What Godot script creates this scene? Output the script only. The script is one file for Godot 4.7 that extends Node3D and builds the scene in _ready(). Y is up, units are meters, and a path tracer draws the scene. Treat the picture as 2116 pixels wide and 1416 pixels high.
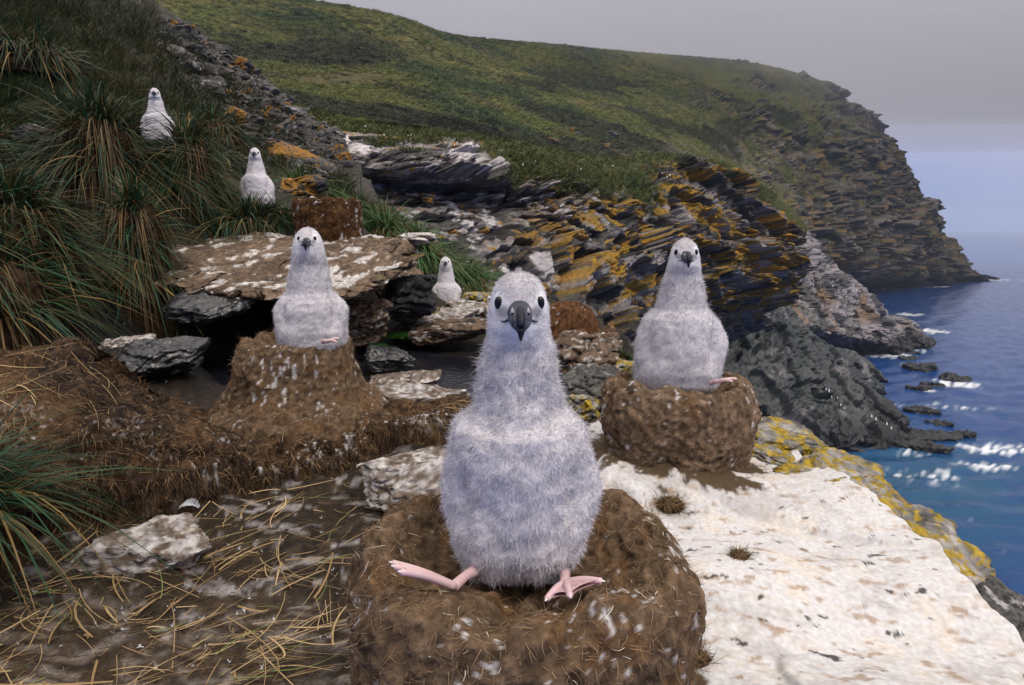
extends Node3D
# Albatross chicks on their mud nests above a sea cliff. Sea level is y = 0, the lens is 36 m above it.

const EYE := Vector3(0, 36, 0)
const FOCAL := 1300.0        # of a frame 2116 wide and 1416 high
const TILT := 10.25          # degrees below the horizon

var rng := RandomNumberGenerator.new()
var n1 := FastNoiseLite.new()      # plain smooth noise
var nf := FastNoiseLite.new()      # five octaves
var nr := FastNoiseLite.new()      # ridged
var nc := FastNoiseLite.new()      # cells
var mats := {}
var taken := {}
var ct := cos(deg_to_rad(TILT))
var sn := sin(deg_to_rad(TILT))

# ---------------------------------------------------------------- small helpers
func at(px: float, py: float, d: float) -> Vector3:
	var a := (px - 1058.0) / FOCAL
	var b := (708.0 - py) / FOCAL
	var fwd := ct + b * sn
	return EYE + Vector3(a, b * ct - sn, -fwd) * (d / fwd)

func sea_at(px: float, py: float) -> Vector3:
	var b := (708.0 - py) / FOCAL
	var fwd := ct + b * sn
	return at(px, py, EYE.y * fwd / (sn - b * ct))

func to_frame(p: Vector3) -> Vector3:
	var q := p - EYE
	var z := -q.z * ct - q.y * sn
	return Vector3(1058.0 + FOCAL * q.x / z, 708.0 - FOCAL * (q.y * ct - q.z * sn) / z, z)

func h1(a: float) -> float:
	return absf(fmod(sin(a * 127.1 + 3.7) * 43758.5453, 1.0))

func h2(a: float, b: float) -> float:
	return absf(fmod(sin(a * 127.1 + b * 311.7 + 1.3) * 43758.5453, 1.0))

func ss(a: float, b: float, x: float) -> float:
	return smoothstep(a, b, x)

func mixc(a: Color, b: Color, t: float) -> Color:
	return a.lerp(b, clampf(t, 0.0, 1.0))

func rnd(a: float, b: float) -> float:
	return rng.randf_range(a, b)

func numbered(called: String) -> String:
	var k: int = taken.get(called, 0)
	taken[called] = k + 1
	return called if k == 0 else "%s_%03d" % [called, k]

func tag(o: Node, label: String, category: String, group := "", kind := "") -> void:
	if label: o.set_meta("label", label)
	if category: o.set_meta("category", category)
	if group: o.set_meta("group", group)
	if kind: o.set_meta("kind", kind)

func put(called: String, mesh: Mesh, m: Material, parent: Node = null) -> MeshInstance3D:
	var o := MeshInstance3D.new()
	o.mesh = mesh
	o.material_override = m
	o.cast_shadow = GeometryInstance3D.SHADOW_CASTING_SETTING_ON
	if parent:
		o.name = called
		parent.add_child(o, true)
	else:
		o.name = numbered(called)
		add_child(o, true)
	return o

func thing(called: String, where: Vector3, label: String, category: String, group := "") -> Node3D:
	var o := Node3D.new()
	o.name = numbered(called)
	add_child(o, true)
	o.position = where
	tag(o, label, category, group)
	return o

# a regular grid of points -> mesh with smooth normals
func grid_mesh(p: PackedVector3Array, c: PackedColorArray, nu: int, nv: int, faceted := false) -> ArrayMesh:
	var nn := PackedVector3Array()
	nn.resize(nu * nv)
	for j in nv:
		var ju := maxi(j - 1, 0) * nu
		var jd := mini(j + 1, nv - 1) * nu
		for i in nu:
			var du := p[j * nu + mini(i + 1, nu - 1)] - p[j * nu + maxi(i - 1, 0)]
			var dv := p[jd + i] - p[ju + i]
			nn[j * nu + i] = dv.cross(du).normalized()
	var idx := PackedInt32Array()
	idx.resize((nu - 1) * (nv - 1) * 6)
	var k := 0
	for j in nv - 1:
		for i in nu - 1:
			var a := j * nu + i
			idx[k] = a; idx[k + 1] = a + 1; idx[k + 2] = a + nu
			idx[k + 3] = a + 1; idx[k + 4] = a + nu + 1; idx[k + 5] = a + nu
			k += 6
	var arr := []
	arr.resize(Mesh.ARRAY_MAX)
	arr[Mesh.ARRAY_VERTEX] = p
	if not faceted: arr[Mesh.ARRAY_NORMAL] = nn
	if c.size() == p.size(): arr[Mesh.ARRAY_COLOR] = c
	arr[Mesh.ARRAY_INDEX] = idx
	var m := ArrayMesh.new()
	m.add_surface_from_arrays(Mesh.PRIMITIVE_TRIANGLES, arr)
	return m

func cr(a: Vector3, b: Vector3, c: Vector3, d: Vector3, t: float) -> Vector3:
	return b.cubic_interpolate(c, a, d, t)

# ctrl: rows of equal length of points, first row at the top as seen from the front
func patch(ctrl: Array, nu: int, nv: int) -> PackedVector3Array:
	var rows := ctrl.size()
	var cols: int = ctrl[0].size()
	var out := PackedVector3Array()
	out.resize(nu * nv)
	var line := PackedVector3Array()
	line.resize(cols)
	for j in nv:
		var y := float(j) / (nv - 1) * (rows - 1)
		var r := mini(int(y), rows - 2)
		var ty := y - r
		for i in cols:
			line[i] = cr(ctrl[maxi(r - 1, 0)][i], ctrl[r][i], ctrl[r + 1][i], ctrl[mini(r + 2, rows - 1)][i], ty)
		for i in nu:
			var x := float(i) / (nu - 1) * (cols - 1)
			var q := mini(int(x), cols - 2)
			out[j * nu + i] = cr(line[maxi(q - 1, 0)], line[q], line[q + 1], line[mini(q + 2, cols - 1)], x - q)
	return out

# normals of a grid, for pushing its points outwards
func grid_normals(p: PackedVector3Array, nu: int, nv: int) -> PackedVector3Array:
	var nn := PackedVector3Array()
	nn.resize(nu * nv)
	for j in nv:
		var ju := maxi(j - 1, 0) * nu
		var jd := mini(j + 1, nv - 1) * nu
		for i in nu:
			nn[j * nu + i] = (p[jd + i] - p[ju + i]).cross(p[j * nu + mini(i + 1, nu - 1)] - p[j * nu + maxi(i - 1, 0)]).normalized()
	return nn

# beds of rock: x = how far the block stands out (0..1), y = tone of its bed, z = tone of the block
func beds(p: Vector3, bn: Vector3, t1: Vector3, thick: float, long: float, seed_: float, wob: float) -> Vector3:
	var s := p.dot(bn) / thick + wob * n1.get_noise_3dv(p * (0.35 / thick) + Vector3(seed_, 0, 0)) + 0.16 * n1.get_noise_3dv(p * (1.6 / thick) + Vector3(0, seed_, 0))
	var i := floorf(s)
	var f := s - i
	var l := p.dot(t1) / long + h1(i + seed_) * 7.0 + 0.8 * n1.get_noise_3dv(p * (1.0 / long) + Vector3(0, 0, i * 3.1))
	var j := floorf(l)
	var g := l - j
	var h := h2(i + seed_, j)
	var edge := ss(0.0, 0.16, f) * ss(1.0, 0.8, f) * (0.78 + 0.22 * ss(0.0, 0.05, g) * ss(1.0, 0.95, g))
	return Vector3(h * edge + 0.12 * edge, h1(i * 1.7 + seed_), h2(i + 9.0 + seed_, j + 4.0))

# outwards along the beds, so that they stand out as ledges with flat tops
func out_of(n: Vector3, bn: Vector3, k: float) -> Vector3:
	return n - bn * (n.dot(bn) * k)

# a point anywhere in the cell of a grid
func within(p: PackedVector3Array, a: int, nu: int) -> Vector3:
	var b := mini(a + 1, p.size() - 1)
	var d := mini(a + nu, p.size() - 1)
	return p[a] + (p[b] - p[a]) * rng.randf() + (p[d] - p[a]) * rng.randf()

# ---------------------------------------------------------------- strands: down, fibres, grass, straw
class Hair:
	var v := PackedVector3Array()
	var c := PackedColorArray()
	var idx := PackedInt32Array()
	func add(p: Vector3, d: Vector3, bend: Vector3, w: float, side: Vector3, col: Color, segs: int, tip := 0.0) -> void:
		var b := v.size()
		for k in segs + 1:
			var t := float(k) / segs
			var q := p + d * t + bend * (t * t)
			if k == segs and tip <= 0.0:
				v.append(q); c.append(col)
			else:
				var s := side * (w * (1.0 - t * t * (1.0 - tip)))
				v.append(q - s); v.append(q + s)
				c.append(col); c.append(col)
		for k in segs:
			var a := b + k * 2
			if k == segs - 1 and tip <= 0.0:
				idx.append(a); idx.append(a + 1); idx.append(a + 2)
			else:
				idx.append(a); idx.append(a + 1); idx.append(a + 2)
				idx.append(a + 1); idx.append(a + 3); idx.append(a + 2)
	func mesh() -> ArrayMesh:
		var arr := []
		arr.resize(Mesh.ARRAY_MAX)
		arr[Mesh.ARRAY_VERTEX] = v
		arr[Mesh.ARRAY_COLOR] = c
		arr[Mesh.ARRAY_INDEX] = idx
		var m := ArrayMesh.new()
		m.add_surface_from_arrays(Mesh.PRIMITIVE_TRIANGLES, arr)
		return m

func rdir() -> Vector3:
	return Vector3(rng.randfn(), rng.randfn(), rng.randfn()).normalized()

# ---------------------------------------------------------------- materials
func noise_tex(freq: float, lo: float, hi: float, seed_: int, normal := false, octaves := 4, size := 512) -> NoiseTexture2D:
	var n := FastNoiseLite.new()
	n.seed = seed_
	n.frequency = freq
	n.fractal_octaves = octaves
	var t := NoiseTexture2D.new()
	t.width = size
	t.height = size
	t.seamless = true
	t.noise = n
	if normal:
		t.as_normal_map = true
		t.bump_strength = 6.0
	else:
		var g := Gradient.new()
		g.set_color(0, Color(lo, lo, lo))
		g.set_color(1, Color(hi, hi, hi))
		t.color_ramp = g
	return t

func mat(called: String, rough: float, grain: Texture2D = null, bump: Texture2D = null, scale := 1.0, bump_scale := 1.0, back := 0.0, spec := 0.5) -> StandardMaterial3D:
	var m := StandardMaterial3D.new()
	m.resource_name = called
	m.vertex_color_use_as_albedo = true
	m.roughness = rough
	m.metallic_specular = spec
	if grain or bump:
		m.uv1_triplanar = true
		m.uv1_world_triplanar = true
		m.uv1_scale = Vector3.ONE * scale
	if grain: m.albedo_texture = grain
	if bump:
		m.normal_enabled = true
		m.normal_texture = bump
		m.normal_scale = bump_scale
	if back > 0.0:
		m.backlight_enabled = true
		m.backlight = Color(back, back, back)
	m.cull_mode = BaseMaterial3D.CULL_DISABLED
	mats[called] = m
	return m

func make_materials() -> void:
	var grain := noise_tex(0.02, 0.62, 1.0, 3)
	var coarse := noise_tex(0.012, 0.5, 1.0, 5)
	var bump := noise_tex(0.03, 0, 1, 7, true)
	mat("hill", 0.95, grain, bump, 0.06, 0.6, 0.0, 0.2)
	mat("cliff", 0.85, grain, bump, 0.35, 0.8, 0.0, 0.3)
	mat("wet_cliff", 0.6, grain, bump, 0.25, 0.7, 0.0, 0.4)
	mat("sea_rock", 0.5, grain, bump, 1.0, 0.3, 0.0, 0.4)
	mat("rock", 0.8, coarse, bump, 4.0, 1.2, 0.0, 0.35)
	mat("wet_rock", 0.32, coarse, bump, 2.5, 0.7, 0.0, 0.5)
	mat("white_rock", 0.9, noise_tex(0.03, 0.84, 1.0, 23), bump, 3.5, 0.45, 0.0, 0.25)
	mat("peat", 0.95, coarse, bump, 3.5, 1.0, 0.0, 0.2)
	mat("ground", 0.8, coarse, bump, 2.0, 0.9, 0.0, 0.3)
	mat("nest", 0.95, coarse, bump, 6.0, 1.0, 0.0, 0.15)
	mat("strand", 0.75, null, null, 1.0, 1.0, 0.35, 0.3)
	mat("blade", 0.55, null, null, 1.0, 1.0, 0.45, 0.35)
	mat("down", 0.9, null, null, 1.0, 1.0, 0.6, 0.15)
	mat("skin", 0.9, null, null, 1.0, 1.0, 0.0, 0.15)
	mat("bill", 0.45, null, null, 1.0, 1.0, 0.0, 0.28)
	mat("eye", 0.05, null, null, 1.0, 1.0, 0.0, 0.35)
	mat("foot", 0.5)
	mats["foot"].subsurf_scatter_enabled = true
	mats["foot"].subsurf_scatter_strength = 0.25
	var s := mat("sea", 0.10, null, noise_tex(0.02, 0, 1, 11, true, 5), 0.11, 0.5, 0.0, 0.26)
	s.vertex_color_use_as_albedo = true
	var w := mat("pool", 0.06, null, noise_tex(0.02, 0, 1, 13, true, 4), 2.2, 0.5, 0.0, 0.5)
	w.vertex_color_use_as_albedo = true

# ---------------------------------------------------------------- sky, light, lens
func set_light() -> void:
	var cam := Camera3D.new()
	cam.name = "camera"
	cam.fov = rad_to_deg(2.0 * atan(708.0 / FOCAL))
	cam.near = 0.05
	cam.far = 20000.0
	cam.position = EYE
	cam.rotation_degrees.x = -TILT
	add_child(cam)
	cam.current = true
	# thin overcast: grey lilac mist overhead, paler blue air low over the open sea
	var w := 512
	var h := 256
	var im := Image.create(w, h, false, Image.FORMAT_RGBF)
	for j in h:
		var el := (0.5 - (j + 0.5) / h) * PI
		for i in w:
			var az := ((i + 0.5) / w - 0.5) * TAU
			var d := Vector3(sin(az) * cos(el), sin(el), -cos(az) * cos(el))
			var up := maxf(d.y, 0.0)
			var grey := Color(0.54, 0.505, 0.53)
			var blue := Color(0.125, 0.215, 0.52)
			var lilac := Color(0.235, 0.24, 0.44)
			var cloud := n1.get_noise_3dv(d * 3.0) * 0.05
			var open := ss(-0.35, 0.75, d.x - d.z * 0.15)
			var low := mixc(blue, lilac, ss(0.0, 0.2, up + cloud))
			var c := mixc(low, grey, ss(0.12, 0.55, up + cloud + 0.22 * (1.0 - open)))
			c = mixc(c * (1.0 + cloud), Color(1.36, 1.30, 1.22), ss(0.34, 0.95, up))
			im.set_pixel(i, j, c)
	var sky := Sky.new()
	var ps := PanoramaSkyMaterial.new()
	ps.panorama = ImageTexture.create_from_image(im)
	sky.sky_material = ps
	var e := Environment.new()
	e.background_mode = Environment.BG_SKY
	e.sky = sky
	e.tonemap_mode = Environment.TONE_MAPPER_LINEAR
	e.tonemap_exposure = 1.46
	e.sdfgi_enabled = true
	e.ssao_enabled = true
	e.ssil_enabled = true
	e.fog_enabled = true
	e.fog_density = 0.00018
	e.fog_light_color = Color(0.82, 0.88, 1.0)
	e.volumetric_fog_enabled = true
	e.volumetric_fog_density = 0.0
	var we := WorldEnvironment.new()
	we.name = "world_environment"
	we.environment = e
	add_child(we)
	var sun := DirectionalLight3D.new()
	sun.name = "sun"
	sun.light_energy = 0.5
	sun.light_angular_distance = 16.0
	sun.light_color = Color(1.0, 0.97, 0.93)
	sun.shadow_enabled = true
	add_child(sun)
	sun.look_at_from_position(Vector3(14, 30, 15), Vector3.ZERO)

func mist(where: Vector3, size: Vector3, density: float) -> void:
	var f := FogVolume.new()
	f.name = numbered("hill_mist")
	f.shape = RenderingServer.FOG_VOLUME_SHAPE_ELLIPSOID
	f.size = size
	var m := FogMaterial.new()
	m.density = density
	m.albedo = Color(0.97, 0.97, 1.0)
	f.material = m
	f.position = where
	add_child(f)
	tag(f, "low cloud lying on the crest of the green hill", "mist", "low cloud on the hill", "stuff")

# ---------------------------------------------------------------- sea
func make_sea() -> void:
	var nu := 430
	var nv := 380
	var p := PackedVector3Array()
	var c := PackedColorArray()
	p.resize(nu * nv)
	c.resize(nu * nv)
	# surf: frame place, reach in metres, strength
	var surf := []
	for s in [[2050, 578, 16, 1.0], [1985, 580, 9, 0.7], [1940, 592, 9, 0.8], [1870, 592, 10, 1.0], [1820, 598, 9, 0.7], [1880, 650, 7, 0.9], [1905, 685, 8, 1.1], [1900, 725, 4, 0.6], [1838, 735, 6, 1.0], [1880, 752, 4, 0.6], [1960, 792, 4, 0.9], [1990, 798, 3.5, 0.7], [1925, 808, 2.5, 0.7], [1850, 838, 2.5, 0.5],
			[1950, 840, 5, 0.5], [2050, 850, 5, 0.35], [1960, 895, 3, 0.45], [2030, 930, 3.5, 0.75], [2005, 962, 3.0, 0.7], [2075, 965, 2.5, 0.65], [1940, 980, 3, 0.45], [1775, 968, 1.6, 1.3], [1740, 955, 2.0, 1.0], [1830, 975, 3, 0.45], [1700, 950, 3, 0.8], [1880, 935, 3.5, 0.6], [1930, 1000, 5, 0.4], [2090, 925, 5, 0.5]]:
		var q := sea_at(s[0], s[1])
		surf.append([q, 1.0 / (s[2] * s[2]), s[3], s[2] * 3.0])
	var deep := Color(0.008, 0.042, 0.150)
	var green := Color(0.012, 0.066, 0.135)
	var foam := Color(0.72, 0.74, 0.78)
	var shoal := sea_at(1880, 1000)
	for j in nv:
		var r := 34.0 * pow(9000.0 / 34.0, 1.0 - float(j) / (nv - 1))
		for i in nu:
			var az := deg_to_rad(-22.0 + 96.0 * i / (nu - 1))
			var q := Vector3(r * sin(az), 0, -r * cos(az))
			var col := deep
			if r < 700.0:
				var f := 0.0
				for s in surf:
					var dx: float = q.x - s[0].x
					var dz: float = q.z - s[0].z
					if absf(dx) < s[3] and absf(dz) < s[3]:
						f += s[2] * exp(-(dx * dx * 0.6 + dz * dz * 1.6) * s[1])
				var lace := nr.get_noise_3d(q.x * 0.5, 5.0, q.z * 0.8)
				var fine := nf.get_noise_3d(q.x * 0.9, 0, q.z * 1.3)
				var k := ss(0.34, 0.80, f * (0.55 + 0.85 * lace + 0.9 * fine))
				var near_ := exp(-(q - shoal).length_squared() / 500.0)
				col = mixc(deep, green, near_ * (0.85 + 0.6 * n1.get_noise_2d(q.x * 0.12, q.z * 0.3)) + minf(f, 0.6) * 0.5)
				# flecks where wavelets break
				var fleck := ss(0.52, 0.72, nf.get_noise_3d(q.x * 0.28, 30.0, q.z * 0.7)) * 0.4 * ss(260.0, 60.0, r)
				col = mixc(col, foam, maxf(k, fleck))
				q.y += 0.34 * n1.get_noise_2d(q.x * 0.09 + q.z * 0.03, q.z * 0.2) + 0.16 * nf.get_noise_2d(q.x * 0.3, q.z * 0.55) + 0.12 * k
			p[j * nu + i] = q
			c[j * nu + i] = col
	var o := put("sea", grid_mesh(p, c, nu, nv), mats["sea"])
	tag(o, "deep blue sea with white surf round the rocks below the cliff", "sea", "", "structure")

# ---------------------------------------------------------------- far land
func pix(rows: Array) -> Array:
	var out := []
	for r in rows:
		var line := []
		for q in r:
			line.append(at(q[0], q[1], q[2]))
		out.append(line)
	return out

var hill_p: PackedVector3Array
var hill_nu := 620
var hill_nv := 330

func make_hill() -> void:
	var r := [
		[[0, -200, 200], [300, -60, 210], [540, 4, 220], [700, 25, 230], [830, 50, 240], [950, 88, 262], [1150, 101, 330], [1350, 118, 360], [1520, 132, 380], [1650, 160, 400], [1740, 212, 415], [1783, 236, 425]],
		[[0, -60, 130], [300, 30, 140], [540, 70, 150], [700, 92, 155], [830, 108, 165], [955, 132, 185], [1150, 150, 240], [1350, 165, 290], [1530, 180, 330], [1680, 215, 370], [1785, 262, 405], [1840, 305, 427]],
		[[0, 60, 90], [300, 110, 95], [540, 150, 100], [700, 170, 105], [830, 182, 112], [960, 197, 125], [1160, 215, 170], [1370, 225, 230], [1560, 250, 300], [1720, 300, 355], [1832, 335, 395], [1886, 388, 430]],
		[[0, 160, 60], [300, 200, 62], [540, 220, 66], [700, 240, 72], [840, 250, 80], [980, 265, 92], [1180, 280, 120], [1400, 295, 190], [1590, 335, 280], [1740, 390, 340], [1855, 410, 385], [1922, 440, 435]],
		[[0, 300, 40], [300, 330, 42], [540, 330, 45], [700, 335, 50], [850, 330, 60], [1000, 340, 70], [1200, 352, 92], [1430, 360, 150], [1620, 435, 250], [1760, 480, 322], [1880, 490, 378], [1956, 512, 440]],
		[[0, 420, 36], [300, 420, 38], [540, 400, 42], [700, 400, 47], [850, 390, 56], [1000, 400, 66], [1200, 420, 86], [1430, 480, 150], [1640, 530, 250], [1790, 555, 330], [1915, 548, 395], [2000, 555, 448]]]
	var g := pix(r)
	var wl := [sea_at(-60, 760), sea_at(200, 760), sea_at(480, 740), sea_at(660, 720), sea_at(820, 700), sea_at(1000, 690), sea_at(1200, 680), sea_at(1440, 650), sea_at(1650, 612), sea_at(1800, 598), sea_at(1935, 590), sea_at(2053, 577)]
	for k in wl.size(): wl[k].y = -1.5
	g.append(wl)
	var under := []
	for q in wl: under.append(q + Vector3(3, -8, 4))
	g.append(under)
	# over the crest and round the point, so that nothing ends at its own outline
	var top := []
	for q in g[0]: top.append(q + Vector3(10, -14, -110))
	g.push_front(top)
	for line in g:
		var last: Vector3 = line[line.size() - 1]
		line.append(last + Vector3(6, -3, -40))
		line.append(last + Vector3(-60, -10, -170))
	var nu := hill_nu
	var nv := hill_nv
	var p := patch(g, nu, nv)
	var nn := grid_normals(p, nu, nv)
	var c := PackedColorArray()
	c.resize(nu * nv)
	var bn := Vector3(-0.13, 0.96, 0.06).normalized()
	var t1 := Vector3(0.9, 0.12, -0.2).normalized()
	var grass_a := Color(0.085, 0.105, 0.024)
	var grass_b := Color(0.145, 0.130, 0.042)
	var grass_c := Color(0.040, 0.062, 0.020)
	var brown := Color(0.070, 0.058, 0.040)
	var rock_a := Color(0.13, 0.112, 0.088)
	var rock_b := Color(0.36, 0.325, 0.29)
	var rock_d := Color(0.030, 0.028, 0.028)
	var ochre := Color(0.27, 0.165, 0.045)
	for j in nv:
		var v := float(j) / (nv - 1) * 8.0
		for i in nu:
			var u := float(i) / (nu - 1) * 13.0
			var a := j * nu + i
			var q := p[a]
			var n := nn[a]
			var wide := nf.get_noise_3dv(q * 0.02)
			var mid := nf.get_noise_3dv(q * 0.09 + Vector3(7, 0, 0))
			# how rocky: the point in the distance, a few outcrops on the hill
			var rocky := ss(7.2, 9.6, u + 0.55 * (v - 3.0) + 2.2 * wide + 1.3 * mid)
			var heath := ss(0.16, 0.34, n1.get_noise_3d(q.x * 0.016, q.y * 0.05, q.z * 0.016) + 0.35 * mid) * ss(1.4, 2.2, v)
			rocky = maxf(rocky, ss(5.6, 6.3, v + 0.3 * mid))
			var b := beds(q, bn, t1, 8.5, 60.0, 3.0, 1.2)
			var b2 := beds(q, bn, t1, 2.6, 20.0, 8.0, 1.0)
			var push := rocky * (10.0 * b.x + 4.0 * b2.x - 5.0 + 3.5 * mid) * clampf(q.distance_to(EYE) / 330.0, 0.1, 1.0)
			var tuft := nr.get_noise_3dv(q * 0.16) * 0.55 + nf.get_noise_3dv(q * 0.45) * 0.5
			push += (1.0 - rocky) * tuft * clampf(q.distance_to(EYE) / 120.0, 0.5, 1.3)
			p[a] = q + out_of(n, bn, rocky) * push
			var gr := mixc(mixc(grass_a, grass_b, 0.5 + 1.3 * mid), grass_c, ss(0.0, 0.42, wide + 0.5 * mid))
			gr = mixc(gr, brown, ss(0.16, 0.42, nf.get_noise_3dv(q * 0.05 + Vector3(40, 0, 0))) * 0.6)
			gr = mixc(gr, Color(0.026, 0.031, 0.014), heath * 0.85)
			var fleck := nf.get_noise_3dv(q * 0.5 + Vector3(0, 9, 0))
			var rk := mixc(rock_a, rock_b, 0.9 * b.z * b2.y + 0.9 * fleck)
			rk = mixc(rk, rock_d, ss(0.72, 0.88, b2.y) * 0.7)
			rk = mixc(rk, ochre, ss(0.05, 0.35, nf.get_noise_3dv(q * 0.11 + Vector3(3, 30, 0)) + 0.3 * fleck) * 0.75)
			rk = mixc(rk, gr, ss(0.08, 0.3, nf.get_noise_3dv(q * 0.06 + Vector3(0, 70, 0)) - 0.08) * 0.75)
			rk = mixc(rk, Color(0.022, 0.022, 0.020), ss(7.0, 4.0, q.y + 3.0 * mid))      # weed and wet rock above the water
			c[a] = mixc(gr, rk, rocky)
	hill_p = p
	var o := put("hill", grid_mesh(p, c, nu, nv), mats["hill"])
	tag(o, "green hillside running out to a rocky headland above the sea", "hill", "", "structure")

	# tufts standing on the nearer hillside
	var tuft_mesh := Hair.new()
	for k in 34:
		var d := Vector3(rng.randfn() * 0.5, 1.0, rng.randfn() * 0.5).normalized() * rnd(0.3, 0.7)
		tuft_mesh.add(Vector3(rng.randfn() * 0.3, -0.15, rng.randfn() * 0.3), d, Vector3(d.x, -0.3, d.z) * 0.7, 0.045, rdir(), Color(1, 1, 1) * rnd(0.7, 1.2), 2)
	var mm := MultiMesh.new()
	mm.transform_format = MultiMesh.TRANSFORM_3D
	mm.use_colors = true
	mm.mesh = tuft_mesh.mesh()
	var spots := []
	for k in 70000:
		var j := int(rnd(1.0, 5.3) / 8.0 * nv)
		var i := int(rnd(0.9, 9.2) / 13.0 * nu)
		var q := p[j * nu + i]
		var gcol := c[j * nu + i]
		if gcol.g > gcol.r * 0.93 and q.distance_to(EYE) < 330.0:
			spots.append([q, gcol, nf.get_noise_3dv(q * 0.05)])
	mm.instance_count = spots.size()
	for k in spots.size():
		var far: float = spots[k][0].distance_to(EYE)
		var s := rnd(0.5, 1.0) * clampf(far / 75.0, 0.7, 1.7)
		var where: Vector3 = spots[k][0] + Vector3(rnd(-1, 1), 0, rnd(-1, 1)) * 0.4
		mm.set_instance_transform(k, Transform3D(Basis.from_euler(Vector3(0, rnd(0, TAU), 0)).scaled(Vector3(s, s * rnd(0.6, 0.9), s)), where))
		var gc: Color = spots[k][1] * rnd(0.95, 1.8) * (0.4 if spots[k][2] + rnd(-0.08, 0.08) > 0.27 else 1.0)
		gc.a = 1.0
		mm.set_instance_color(k, gc)
	var mi := MultiMeshInstance3D.new()
	mi.name = "hill_grass"
	mi.multimesh = mm
	mi.material_override = mats["blade"]
	add_child(mi)
	tag(mi, "tufted green grass covering the hillside behind the ravine", "grass", "", "stuff")

var cliff_p: PackedVector3Array
var cliff_nu := 680
var cliff_nv := 330

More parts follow.
